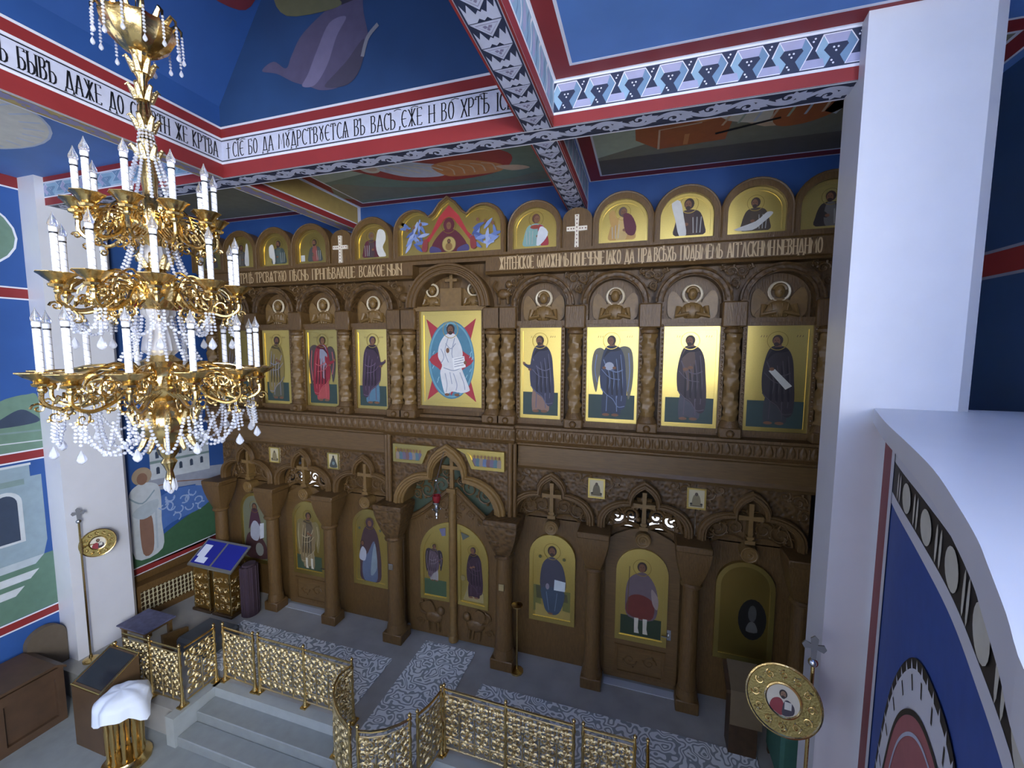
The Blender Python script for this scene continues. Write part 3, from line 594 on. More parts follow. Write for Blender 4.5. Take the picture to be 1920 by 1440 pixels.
# lower wall piers behind the columns
OFFS = [1.93, 3.48, 5.04]
LCOL = [2.70, 4.22, 5.72]
BAYS = [s*o for o in OFFS for s in (-1, 1)]
def trefoil(hw, sp, cx, cz, top, n=9):
    L = [(-cx-(hw-cx)*math.cos(PI/2*i/n), sp+(cz-sp)*math.sin(PI/2*i/n)) for i in range(n+1)]
    m = (top-cz)
    L += [(-cx*1.0, cz+m*0.16), (-cx*0.93, cz+m*0.38), (-cx*0.74, cz+m*0.62), (-cx*0.42, cz+m*0.83), (0, top)]
    return L + [(-a, b) for a, b in reversed(L[:-1])]
def scale_path(pts, k, z0): return [(a*k, z0+(b-z0)*k) for a, b in pts]
TRE = trefoil(0.72, 2.88, 0.235, 3.25, 3.6)
OPEN = {-3.48, 3.48}
for b in BAYS:                                      # spandrels above every bay
    bw = MB()
    tr = scale_path(TRE, 0.9, 2.88); e = 0.775
    top = [(max(-e, min(e, a*1.2)), 3.70) for a, _ in tr]
    fr = F_front(C+b, 7.06, 0)
    ring = [(-e, 2.6)] + tr + [(e, 2.6)]; out = [(-e, 2.6)] + [(-e if i == 0 else e if i == len(tr)-1 else t[0], 3.7) for i, t in enumerate(top)] + [(e, 2.6)]
    bw.ringprism(out, ring, fr, -0.06, 0.0, closed=False)
    part(bw, 'spandrel_wall', woodc, smooth=False)
dw = MB(); dw.box(C-HW, C-1.16, 7.2, 7.28, 0, 2.72); dw.box(C+1.16, C+HW, 7.2, 7.28, 0, 2.72)
# tympanum boards (closed bays)
for b in BAYS:
    if b not in OPEN: dw.box(C+b-0.78, C+b+0.78, 7.2, 7.28, 2.7, 3.70)
dw.box(C-1.3, C+1.3, 7.3, 7.36, 0, 4.1)
part(dw, 'back_boards', wood)
fillet = MB()
for b in (1.16, 1.22): pass
for k, b in enumerate(BAYS):                        # trefoil mouldings with their cross and rosette
    fr = F_front(C+b, 7.0, 0); mb = MB()
    for s_, r, d in ((1.0, 0.035, 0.03), (0.945, 0.03, 0.06), (0.89, 0.028, 0.03)):
        pts = scale_path(TRE, s_, 2.82)
        mb.tube([fr(a, z, d) for a, z in [(pts[0][0], 2.7)]+pts+[(pts[-1][0], 2.7)]], r, 6)
    mb.ringprism([(-0.74,2.7)]+scale_path(TRE,1.02,2.85)+[(0.74,2.7)], [(-0.62,2.7)]+scale_path(TRE,0.86,2.85)+[(0.62,2.7)], fr, -0.1, 0.02, closed=False)
    arch = part(mb, 'trefoil_arch', wood)
    mb = MB(); fc = F_front(C+b, 7.08, 0)
    mb.prism([(-0.035,2.82),(0.035,2.82),(0.03,3.16),(0.17,3.15),(0.17,3.23),(0.03,3.22),(0.035,3.42),(-0.035,3.42),(-0.03,3.22),(-0.17,3.23),(-0.17,3.15),(-0.03,3.16)], fc, -0.1, 0.07)
    mb.box(C+b-0.07, C+b+0.07, 7.0, 7.1, 2.78, 2.84); mb.box(C+b-0.05, C+b+0.05, 7.0, 7.1, 2.86, 2.9)
    part(mb, 'cross', woodl, arch)
    mb = MB(); mb.tube([(C+b, 7.19, 2.62), (C+b, 6.98, 2.62)], 0.125, 20)
    mb.tube([fc(x, z, 0.1) for x, z in ell(0, 2.62, 0.105, 0.105, 20)], 0.014, 5, closed=True)
    mb.tube([fc(x, z, 0.1) for x, z in ell(0, 2.62, 0.055, 0.055, 14)], 0.012, 5, closed=True); mb.ball(fc(0,2.62,0.1), 0.025)
    part(mb, 'rosette', woodl, arch)
    mb = MB(); r_ = 0.03 if b in OPEN else 0.014; fs = F_front(C+b, 7.13, 0)
    for s_ in (-1, 1):
        for (cx, cz, R, a0) in ((0.2,2.98,0.13,0.5),(0.44,2.93,0.15,2.2),(0.36,3.10,0.09,4.0),(0.08,3.2,0.07,1.0),(0.56,2.82,0.09,1.0)):
            scr(mb, fs, s_*cx, cz, R, a0 if s_ > 0 else PI-a0, s_, r_, 0.0, 1.5, 16)
        mb.tube([fs(s_*a, z, 0) for a, z in cat([(0.06,2.78),(0.25,2.84),(0.45,2.76),(0.62,2.62)], 5, False)], r_*1.3, 5)
        mb.tube([fs(s_*a, z, 0) for a, z in cat([(0.62,2.72),(0.52,3.02),(0.3,3.2),(0.1,3.1)], 5, False)], r_*1.1, 5)
    part(mb, 'tympanum_scroll', wood, arch)
    # carved foliage in the spandrels
    mb = MB()
    for s_ in (-1, 1):
        scr(mb, F_front(C+b, 7.055, 0), s_*0.62, 3.5, 0.12, 0, s_, 0.016); scr(mb, F_front(C+b, 7.055, 0), s_*0.44, 3.58, 0.09, 2, -s_, 0.014); scr(mb, F_front(C+b, 7.055, 0), s_*0.7, 3.3, 0.09, 1, s_, 0.014)
    part(mb, 'spandrel_foliage', wood, arch)
# columns of the lower tier
def lower_column(x, y, rs, z_cap, z_top, cw0, cw1, base_w, big):
    mb = MB(); mb.lathe([(rs*1.08,0.3),(rs*1.02,0.6),(rs,1.2),(rs*0.95,z_cap-0.05)], (x,y,0), 18)
    col = part(mb, 'lower_column', wood)
    mb = MB()                                        # cushion capital: square above, round below
    vs = []; n = 24
    for t in (0, 0.12, 0.35, 0.62, 0.85, 1.0):
        w = cw0+(cw1-cw0)*(1-(1-t)**2.0); e = 0.35+0.65*t
        for j in range(n):
            a = 2*PI*j/n; c_, s_ = math.cos(a), math.sin(a); q = 1/max(abs(c_), abs(s_))
            rr = (1-e) + e*q; vs.append((x+w*c_*rr, y+w*0.85*s_*rr, z_cap+(z_top-0.1-z_cap)*t))
    fs = [(i*n+j, i*n+(j+1)%n, (i+1)*n+(j+1)%n, (i+1)*n+j) for i in range(5) for j in range(n)]
    mb.add(vs, fs); mb.bevbox(x-cw1*1.03, x+cw1*1.03, y-cw1*0.9, y+cw1*0.9, z_top-0.1, z_top, 0.015)
    mb.lathe([(rs*1.0,-0.07),(rs*1.25,-0.05),(rs*1.3,-0.02),(rs*1.1,0.01)], (x,y,z_cap), 18)
    if big:
        for s_ in (-1, 1): scr(mb, F_front(x, y-cw1*0.72, 0), s_*cw1*0.4, z_top-0.3, 0.11, 0, s_, 0.014)
    cap = part(mb, 'capital', woodc if big else wood, col)
    mb = MB(); mb.bevbox(x-base_w, x+base_w, y-base_w*0.9, y+base_w*0.9, 0, 0.2, 0.015)
    mb.lathe([(base_w*0.95,0.2),(base_w*0.9,0.25),(rs*1.2,0.3),(rs*1.1,0.36)], (x,y,0), 18)
    part(mb, 'base', wood, col)
    return col
for o in LCOL:
    for s_ in (-1, 1): lower_column(C+s_*o, 6.86, 0.13, 2.12, 2.78, 0.14, 0.255, 0.175, False)
BIG = [lower_column(C+s_*1.125, 6.82, 0.15, 2.12, 2.8, 0.16, 0.30, 0.21, True) for s_ in (-1, 1)]
# royal arch
RT = trefoil(1.10, 2.80, 0.37, 3.42, 3.98)
mb = MB(); fr = F_front(C, 6.84, 0)
for s_, r, d in ((1.0, 0.042, 0.02), (0.95, 0.035, 0.06), (0.905, 0.03, 0.04), (0.87, 0.028, 0.01)):
    pts = scale_path(RT, s_, 2.74); mb.tube([fr(a,z,d) for a, z in pts], r, 6)
mb.ringprism(scale_path(RT,1.02,2.76), scale_path(RT,0.85,2.76), fr, -0.42, 0.0, closed=False)
ra = part(mb, 'royal_arch', woodl)
mb = MB(); tr = scale_path(RT, 0.93, 2.76); e = 1.24
ring = [(-e,2.8)] + tr + [(e,2.8)]
out = [(-e,2.8)] + [(-e if i == 0 else e if i == len(tr)-1 else max(-e,min(e,t[0]*1.1)), 4.12) for i, t in enumerate(tr)] + [(e,2.8)]
mb.ringprism(out, ring, F_front(C, 6.9, 0), -0.1, 0.0, closed=False)
part(mb, 'gate_spandrel', woodc, ra, False)
for s_ in (-1, 1):
    mb = MB(); mb.tube([(C+s_*1.22, 6.84, 2.8), (C+s_*1.22, 6.84, 4.12)], 0.045, 10)
    mb.tube([(C+s_*1.30, 6.86, 2.8), (C+s_*1.30, 6.86, 4.12)], 0.035, 10)
    part(mb, 'gate_colonnette', wood, ra)
# horizontal mouldings
for s_ in (-1, 1):
    mb = MB()
    a, b = sorted((C+s_*1.33, C+s_*HW))
    mb.prism([(7.2,3.66),(6.98,3.66),(6.93,3.72),(6.96,3.78),(6.96,4.06),(6.9,4.1),(6.9,4.13),(7.2,4.13)], lambda u, v, d: (d, u, v), a, b)
    part(mb, 'plain_ledge', woodp, smooth=False)
mb = MB()
for (a, b, y) in ((C-HW, C-1.3, 6.9), (C-1.3, C+1.3, 6.8), (C+1.3, C+HW, 6.9)):
    mb.prism([(7.25,4.1),(y+0.02,4.1),(y-0.02,4.14),(y+0.03,4.17),(y+0.03,4.36),(y-0.03,4.39),(y-0.03,4.43),(7.25,4.46)], lambda u, v, d: (d, u, v), a, b)
fz = part(mb, 'frieze', wood, smooth=False)
mb = MB()
n = 86
for i in range(n):
    x = C-HW+0.05+(2*HW-0.1)*i/(n-1); y = 6.83 if abs(x-C) < 1.3 else 6.93
    mb.lathe([(0.012,-0.09),(0.045,-0.05),(0.05,0.0),(0.03,0.06),(0.008,0.09)], (x, y, 4.265), 6, sq=(1,0.5))
    mb.tube([(x+0.07, y, 4.19), (x+0.07, y-0.01, 4.33)], 0.012, 4)
part(mb, 'leaf_row', wood, fz)
# tier of the tall icons: back wall, sill, band
mb = MB(); mb.box(C-HW, C+HW, 7.2, 7.32, 4.1, 7.4)
mb.box(C-HW, C+HW, 7.05, 7.2, 4.43, 4.5)
part(mb, 'upper_back_boards', wood)
mb = MB()
mb.prism([(7.3,7.04),(6.96,7.04),(6.93,7.07),(6.96,7.1),(6.96,7.34),(6.92,7.36),(6.92,7.4),(7.3,7.42)], lambda u, v, d: (d, u, v), C-HW, C-0.72)
mb.prism([(7.3,7.04),(6.96,7.04),(6.93,7.07),(6.96,7.1),(6.96,7.34),(6.92,7.36),(6.92,7.4),(7.3,7.42)], lambda u, v, d: (d, u, v), C+0.72, C+HW)
mb.prism([(7.3,7.28),(6.96,7.28),(6.96,7.34),(6.92,7.36),(6.92,7.4),(7.3,7.42)], lambda u, v, d: (d, u, v), C-0.72, C+0.72)
band = part(mb, 'text_band', wood, smooth=False)
fr = F_front(0, 6.96, 0)
for txt, a, b in (('ТРЦѢ ТРСВѦТУЮ  ПѢСНЬ  ПРИПѢВАЮЩЕ  ВСѦКОЕ НЫН', C-4.9, C-0.95), ('ЖИТЕЙСКОЕ  ѠЛОЖИМЪ ПОПЕЧЕНІЕ ІАКО  ДА  ЦРѦ ВСѢХЪ  ПОДЫМЕМЪ  АГГЛСКИМИ НЕВИДИМО', C+0.98, C+5.7)):
    mb = MB(); stroke_text(mb, txt, fr, a, 7.115, b-a, .205, .008, 0, .10)
    part(mb, 'carved_lettering', mat('pale_carved_letters', 'c4a87c', 0.45), band, False)
# arches above the tall icons, with carved angel busts
UO = [1.72, 2.92, 4.09, 5.27]
def bust(x, y, z, s, two=False):
    mb = MB(); f = F_front(x, y, z)
    mb.prism(cat([(-0.3*s,0),(-0.27*s,0.14*s),(-0.16*s,0.25*s),(-0.06*s,0.30*s),(0.06*s,0.30*s),(0.16*s,0.25*s),(0.27*s,0.14*s),(0.3*s,0)], 3), f, 0, 0.05*s)
    mb.ball(f(0,0.13*s,0.03), 0.2*s, (0.95,0.35,0.75), 12, 8); mb.ball(f(0,0.41*s,0.05*s), 0.088*s, (0.85,0.8,1.1), 12, 8)
    for a in (-1, 1):
        mb.tube([f(a*0.2*s,0.2*s,0.05*s), f(a*0.24*s,0.05*s,0.09*s), f(a*0.05*s,0.09*s,0.12*s)], [0.05*s,0.045*s,0.03*s], 7)
        mb.prism(cat([(a*0.14*s,0.26*s),(a*0.28*s,0.46*s),(a*0.37*s,0.38*s),(a*0.38*s,0.12*s),(a*0.32*s,0.02*s),(a*0.26*s,0.12*s)], 4), f, 0, 0.03*s)
    mb.ball(f(0,0.385*s,0.115*s), 0.022*s, (0.7,0.7,1.3), 6, 4)
    for a in (-1, 1): mb.ball(f(a*0.032*s,0.425*s,0.10*s), 0.014*s, n=6, h=4)
    mb.tube([f(math.cos(t)*0.085*s, 0.43*s+math.sin(t)*0.085*s, 0.055*s) for t in [PI*i/9 for i in range(10)]], 0.026*s, 5)
    for q in range(4): mb.tube([f(-0.12*s+0.08*s*q,0.22*s,0.085*s), f(-0.08*s+0.06*s*q,0.02*s,0.085*s)], 0.012*s, 4)
    return mb
for o in UO:
    for s_ in (-1, 1):
        x = C+s_*o; fr = F_front(x, 7.08, 0); mb = MB()
        R = [(0.53*math.cos(PI-PI*i/22), 6.5+0.5*math.sin(PI-PI*i/22)) for i in range(23)]
        Ri = [(a*0.79, 6.5+(b-6.5)*0.79) for a, b in R]
        mb.ringprism([(-0.53,6.22)]+R+[(0.53,6.22)], [(-0.42,6.22)]+Ri+[(0.42,6.22)], fr, -0.12, 0.08, closed=False)
        for k, rr in ((1.0, 0.022), (0.84, 0.018)): mb.tube([fr(a*k, 6.5+(b-6.5)*k, 0.09) for a, b in R], rr, 5)
        a_ = part(mb, 'round_arch', woodc)
        mb = MB(); mb.box(x-0.5, x+0.5, 6.98, 7.2, 6.17, 6.235); part(mb, 'sill', wood, a_)
        part(bust(x, 7.18, 6.235, 0.95), 'angel_bust', woodl, a_)
        mb = MB(); mb.tube([F_front(x, 7.15, 0)(u, v, 0.0) for u, v in ell(0, 6.62, 0.135, 0.135, 18)], 0.022, 5, closed=True)
        part(mb, 'halo', mat('pale_gilded_halo', 'd8c8a8', 0.35), a_)
        mb = MB()
        for d in (-1, 1):
            scr(mb, F_front(x, 7.1, 0), d*0.52, 6.93, 0.085, 0, d, 0.015); scr(mb, F_front(x, 7.1, 0), d*0.58, 6.76, 0.07, 2, -d, 0.013); scr(mb, F_front(x, 7.1, 0), d*0.42, 7.0, 0.05, 1, d, 0.012)
        part(mb, 'spandrel_foliage', wood, a_)
mb = MB(); fr = F_front(C, 7.0, 0)
R = [(0.8*math.cos(PI-PI*i/26), 6.5+0.74*math.sin(PI-PI*i/26)) for i in range(27)]
mb.ringprism(R, [(a*0.8, 6.5+(b-6.5)*0.8) for a, b in R], fr, -0.22, 0.12, closed=False)
for k, rr in ((1.0, 0.03), (0.9, 0.02), (0.81, 0.025)): mb.tube([fr(a*k, 6.5+(b-6.5)*k, 0.13) for a, b in R], rr, 6)
ca = part(mb, 'round_arch', wood)
mb = MB(); mb.box(C-0.72, C+0.72, 6.96, 7.2, 6.44, 6.52); mb.box(C-0.21, C+0.21, 7.05, 7.2, 6.52, 6.85); mb.prism([(-0.03,6.85),(0.03,6.85),(0.03,6.97),(0.12,6.97),(0.12,7.02),(0.03,7.02),(0.03,7.1),(-0.03,7.1),(-0.03,7.02),(-0.12,7.02),(-0.12,6.97),(-0.03,6.97)], F_front(C,7.12,0), 0, 0.05)
part(mb, 'altar_relief', woodl, ca)
for s_ in (-1, 1):
    part(bust(C+s_*0.42, 7.18, 6.52, 0.72), 'angel_bust', woodl, ca)
    mb = MB(); mb.tube([F_front(C+s_*0.42, 7.15, 0)(u, v, 0.0) for u, v in ell(0, 6.83, 0.115, 0.115, 18)], 0.02, 5, closed=True); part(mb, 'halo', MATS['pale_gilded_halo'], ca)
# carved beasts either side of the middle arch
for s_ in (-1, 1):
    mb = MB(); f = F_front(C+s_*1.0, 7.15, 0)
    mb.ball(f(0,6.72,0.03), 0.13, (1.0,0.5,0.7), 10, 6); mb.ball(f(s_*0.1,6.88,0.05), 0.07, (0.9,0.7,1.0), 8, 6); mb.tube([f(-s_*0.12,6.74,0.03),f(-s_*0.2,6.85,0.03),f(-s_*0.13,6.95,0.03)], [0.02,0.018,0.03], 5)
    for a in (-0.08, 0.08): mb.tube([f(a,6.66,0.05), f(a+0.01,6.54,0.06)], 0.025, 6)
    part(mb, 'carved_beast', wood)
    mb = MB(); x = C+s_*0.98; mb.bevbox(x-0.28, x+0.28, 6.98, 7.2, 6.12, 6.46, 0.02)
    for q in (-1, 1): scr(mb, F_front(x, 6.97, 0), q*0.12, 6.3, 0.1, 0, q, 0.016)
    part(mb, 'twin_capital', woodc)
# carved columns between the tall icons
def carved_column(x, z0, z1, r):
    mb = MB(); n = 14; k = 64; vs = []
    for i in range(k+1):
        z = z0+0.08+(z1-z0-0.16)*i/k
        for j in range(n):
            a = 2*PI*j/n; rr = r*(1+0.10*math.sin(3*a+z*16)+0.07*math.sin(5*a-z*27)+0.05*math.sin(z*55))
            vs.append((x+rr*math.cos(a), 6.99+rr*math.sin(a), z))
    mb.add(vs, [(i*n+j, i*n+(j+1)%n, (i+1)*n+(j+1)%n, (i+1)*n+j) for i in range(k) for j in range(n)])
    c = part(mb, 'carved_column', woodl)
    mb = MB(); mb.lathe([(r*1.0,-0.02),(r*1.25,0.0),(r*1.3,0.04),(r*1.0,0.08)], (x,6.99,z1-0.1), 12); mb.bevbox(x-0.17, x+0.17, 6.92, 7.2, z1-0.02, z1+0.36, 0.02); part(mb, 'capital', wood, c)
    mb = MB(); mb.bevbox(x-r*1.5, x+r*1.5, 6.86, 7.2, z0-0.16, z0, 0.02); mb.lathe([(r*1.45,0),(r*1.3,0.05),(r*1.05,0.1)], (x,6.99,z0), 12); mb.ball((x,6.86,z0-0.09), 0.06); part(mb, 'base', wood, c)
for o in (2.30, 3.47, 4.66, 5.86):
    for s_ in (-1, 1): carved_column(C+s_*o, 4.6, 6.12, 0.105)
for o in (0.84, 1.12):
    for s_ in (-1, 1): carved_column(C+s_*o, 4.6, 6.12, 0.115)
# wooden surrounds of the tall icons
for o, hw, z0, z1 in [(s_*o, hw, 4.49, 6.18) for o, hw in ((1.70,0.42),(2.90,0.47),(4.09,0.46),(5.27,0.48)) for s_ in (-1, 1)] + [(0.0, 0.68, 4.62, 6.5)]:
    mb = MB(); mb.ringprism(rect(-hw,hw,z0,z1), rect(-hw+0.06,hw-0.06,z0+0.06,z1-0.06), F_front(C+o, 7.1, 0), 0, 0.1)
    m = int((z1-z0)/0.07)
    for s_ in (-1, 1):
        for i in range(m): mb.ball((C+o+s_*(hw-0.03), 7.0, z0+0.05+(z1-z0-0.1)*i/(m-1)), 0.022, n=5, h=3)
    part(mb, 'icon_surround', wood)
# top tier: arched niches and cross slabs
PO = [1.59, 3.02, 3.95, 4.88, 5.80]
for o in PO:
    for s_ in (-1, 1):
        fr = F_front(C+s_*o, 7.0, 0); mb = MB(); hw = 0.455
        O = archpts(hw, 7.40, 7.76, 8.2, 18); I = archpts(0.375, 7.44, 7.76, 8.1, 18)
        mb.ringprism(O, I, fr, -0.2, 0.05); mb.tube([fr(a,b,0.05) for a, b in O[1:]+O[:1]], 0.018, 5)
        mb.prism(I, fr, -0.2, -0.12)
        part(mb, 'prophet_niche', wood)
for s_ in (-1, 1):
    x = C+s_*2.3; fr = F_front(x, 6.98, 0)
    mb = MB(); mb.prism(archpts(0.24, 7.40, 7.84, 8.04, 14), fr, -0.2, 0.0); slab = part(mb, 'cross_slab', wood)
    mb = MB(); mb.prism([(-0.035,7.38),(0.035,7.38),(0.028,7.66),(0.165,7.665),(0.165,7.735),(0.028,7.735),(0.035,7.92),(-0.035,7.92),(-0.028,7.735),(-0.165,7.735),(-0.165,7.665),(-0.028,7.66)], fr, 0, 0.04)
    part(mb, 'cross', mat('pale_enamel_cross', 'e8ddc8', 0.35), slab)
    mb = MB()
    for z in [7.42+0.06*i for i in range(9)]: mb.ball(fr(0,z,0.04), 0.011, n=6, h=3)
    for a in (-0.14,-0.09,-0.05,0.05,0.09,0.14): mb.ball(fr(a,7.7,0.04), 0.011, n=6, h=3)
    part(mb, 'red_stones', P_('6b2a2a'), slab)
TR = [(-1.08,7.40),(1.08,7.40),(1.08,7.84)] + [(0.68+0.40*math.cos(a), 7.86+0.38*math.sin(a)) for a in [PI*i/9*0.78 for i in range(10)]] + [(0.28,8.16),(0.15,8.32),(0,8.42),(-0.15,8.32),(-0.28,8.16)] + [(-0.68-0.40*math.cos(a), 7.86+0.38*math.sin(a)) for a in [PI*0.78*(9-i)/9 for i in range(10)]] + [(-1.08,7.84)]
TRI = [(a*0.93, 7.40+0.05+(b-7.40)*0.92 if b > 7.41 else 7.45) for a, b in TR]
mb = MB(); fr = F_front(C, 6.98, 0); mb.ringprism(TR, TRI, fr, -0.2, 0.05); mb.prism(TRI, fr, -0.2, -0.12); mb.tube([fr(a,b,0.05) for a, b in TR[1:]+TR[:1]], 0.02, 5)
part(mb, 'triple_arch_niche', wood)

# ================================================================== ICONS
ip_cache = {}
class Painter:
    """flat painted shapes on a panel; colours are collected as material slots, each stroke a hair above the last"""
    def __init__(s, fr, base): s.mb = MB(); s.fr = fr; s.mats = [base]; s.d = 0.0008
    def mi(s, hx, leafy=False):
        m = P_(hx) if isinstance(hx, str) else hx
        if m not in s.mats: s.mats.append(m)
        return s.mats.index(m)
    def poly(s, pts, hx, sm=4):
        s.d += 0.0004; s.mb.poly(cat(pts, sm) if sm else pts, s.fr, s.d, s.mi(hx))
    def line(s, pts, w, hx, sm=4, closed=False):
        s.d += 0.0004; s.mb.strip(cat(pts, sm, closed) if sm else pts, w, s.fr, s.d, s.mi(hx), closed)
SKIN = '7a5338'; HAIR = '3a2a22'
def head(p, cx, cz, r, halo=1.9, hair=HAIR, skin=SKIN, beard=True, look=0):
    if halo: p.line(ell(cx, cz, r*halo, r*halo, 26), r*0.14, leafd if halo < 2.5 else 'a08040', 0, True)
    p.poly(ell(cx, cz+r*0.12, r*0.98, r*1.12, 16), hair, 0)
    p.poly(ell(cx+look*r*0.18, cz-r*0.08, r*0.66, r*0.92, 16), skin, 0)
    if beard: p.poly(ell(cx+look*r*0.18, cz-r*0.72, r*0.5, r*0.42, 12), hair, 0)
    for s_ in (-1, 1): p.poly(ell(cx+look*r*0.2+s_*r*0.26, cz+r*0.1, r*0.12, r*0.07, 8), '1e1612', 0)
    p.line([(cx+look*r*0.22, cz+r*0.05), (cx+look*r*0.26, cz-r*0.25)], r*0.1, '5d3c28', 0)
def saint(p, cx, z0, h, robe, under, f=1, wings=None, beard=True, hands='pray', skin=SKIN, hair=HAIR, fold='8c8c9c', lead=None, halo=True):
    """standing full-length figure, f=+1 turns to the right; units of its height"""
    T = lambda pts: [(cx+f*a*h, z0+b*h) for a, b in pts]
    if wings:
        p.poly(T([(-.04,.78),(-.12,.86),(-.22,.82),(-.25,.62),(-.24,.38),(-.2,.22),(-.17,.4),(-.12,.6)]), wings)
        p.poly(T([(.06,.76),(.13,.84),(.21,.80),(.24,.62),(.22,.42),(.18,.3),(.15,.48),(.1,.62)]), wings)
        p.line(T([(-.19,.78),(-.21,.55),(-.19,.32)]), h*.012, fold); p.line(T([(.18,.76),(.2,.58),(.17,.42)]), h*.012, fold)
    p.poly(T([(-.10,.30),(-.115,.05),(-.05,.035),(.03,.05),(.105,.035),(.10,.3),(.0,.36)]), under)
    for a in (-.05, .06): p.poly(T(ell(a,.028,.045,.018,10)), skin, 0)
    p.poly(T([(-.035,.87),(-.10,.83),(-.145,.72),(-.165,.52),(-.18,.30),(-.165,.13),(-.10,.10),(-.03,.20),(.05,.26),(.12,.34),(.14,.48),(.135,.62),(.11,.76),(.08,.84),(.04,.87)]), robe)
    if lead: p.poly(T([(-.02,.85),(.06,.84),(.09,.7),(.06,.5),(.02,.35),(-.03,.5),(-.05,.7)]), lead)
    for q in range(4): p.line(T([(-.10+.05*q,.76-.05*q),(-.13+.05*q,.45),(-.12+.055*q,.2+.03*q)]), h*.008, fold)
    dk = ''.join('%02x' % int(int(robe[i:i+2],16)*.6) for i in (0,2,4))
    for q in range(4): p.poly(T([(-.09+.052*q,.72-.05*q),(-.12+.052*q,.5),(-.135+.056*q,.28),(-.112+.056*q,.3),(-.098+.052*q,.5)]), dk)
    p.poly(T([(-.1,.82),(-.02,.86),(.05,.83),(.1,.72),(.03,.79),(-.04,.8)]), dk); p.line(T([(.10,.7),(.05,.6),(-.05,.55),(-.13,.58)]), h*.012, fold); p.line(T([(.12,.58),(.02,.48),(-.1,.46)]), h*.008, fold)
    p.line(T([(-.16,.14),(-.08,.13),(-.02,.22),(.06,.28),(.13,.36)]), h*.009, fold)
    p.line(T([(-.06,.26),(-.07,.07)]), h*.01, fold); p.line(T([(.05,.27),(.055,.07)]), h*.01, fold)
    if hands == 'pray':
        p.poly(T([(.06,.70),(.14,.62),(.22,.645),(.225,.62),(.13,.56),(.06,.6)]), robe); p.poly(T(ell(.225,.64,.028,.017,10)), skin, 0); p.poly(T(ell(.14,.56,.022,.016,8)), skin, 0)
    elif hands == 'orb':
        p.poly(T(ell(.03,.62,.055,.05,12)), 'a7aab4', 0); p.poly(T(ell(-.03,.6,.022,.018,8)), skin, 0); p.poly(T(ell(.09,.6,.022,.018,8)), skin, 0)
    elif hands == 'scroll':
        p.poly(T([(.02,.62),(.08,.60),(-.09,.40),(-.15,.44)]), 'c8c4b4', 0); p.poly(T(ell(.05,.62,.025,.02,8)), skin, 0)
    elif hands == 'fold':
        p.poly(T(ell(.0,.62,.03,.02,8)), skin, 0); p.poly(T(ell(.05,.6,.03,.02,8)), skin, 0)
    p.poly(T([(-.03,.86),(.03,.86),(.03,.90),(-.03,.90)]), skin, 0)
    head(p, cx+f*.01*h, z0+.925*h, .052*h, 1.9 if halo else 0, hair, skin, beard, f)
def half(p, cx, z0, h, robe, under, f=1, wings=None, scroll=None, hair=HAIR, skin=SKIN, beard=True, fold='a8a8a0'):
    T = lambda pts: [(cx+f*a*h, z0+b*h) for a, b in pts]
    if wings:
        for s_ in (-1, 1): p.poly(T([(s_*.2,.6),(s_*.4,.8),(s_*.55,.6),(s_*.5,.1),(s_*.35,.3)]), wings)
    p.poly(T([(-.34,0),(-.36,.25),(-.26,.55),(-.1,.64),(.1,.64),(.26,.55),(.36,.25),(.34,0)]), robe)
    p.poly(T([(-.08,.62),(.1,.62),(.16,.3),(.1,0),(-.16,0),(-.12,.3)]), under)
    for q in range(3): p.line(T([(-.28+.1*q,.45),(-.26+.08*q,.05)]), h*.02, fold)
    p.poly(T([(.18,.4),(.3,.3),(.1,.22),(.06,.3)]), robe); p.poly(T(ell(.08,.28,.06,.045,8)), skin, 0)
    if scroll: p.poly(T(scroll), 'd2cfc4', 3)
    head(p, cx+f*.02*h, z0+.78*h, .125*h, 1.75, hair, skin, beard, f)

def icon_panel(name, label, x, y, z0, shape, inner, thick=0.05, group=None, frame_m=leaf, face_m=leaf):
    """gold-ground panel: board, raised gilded border, painting"""
    t = thing(name, label, 'icon', (x, y+thick, z0), group)
    fr = F_front(x, y, 0)
    MB().prism(shape, fr, -thick, 0.0).build('panel', face_m, t)
    mb = MB(); mb.ringprism(shape, inner, fr, 0.0, 0.014); mb.build('gilded_border', frame_m, t)
    p = Painter(fr, face_m)
    return t, p
def finish(t, p): p.mb.build('painting', p.mats, t)
def rect_icon(label, o, hw, z0, z1, b=0.055, name='standing_saint_icon', y=7.05, group='tall icons of the upper row'):
    sh = rect(-hw, hw, z0, z1); inn = rect(-hw+b, hw-b, z0+b, z1-b)
    return icon_panel(name, label, C+o, y, z0, sh, inn, 0.05, group)
Z0, Z1 = 4.55, 6.12
def ground(p, hw, z0, h, hx='33453f'): p.poly(rect(-hw+.06, hw-.06, z0+.06, z0+h), hx, 0)
def inscr(p, hw, z):
    for s_ in (-1, 1):
        for i in range(3): p.line([(s_*(hw-.2)+.035*i,z),(s_*(hw-.2)+.035*i+.01,z+.03)], .008, '7a5a3a', 0)
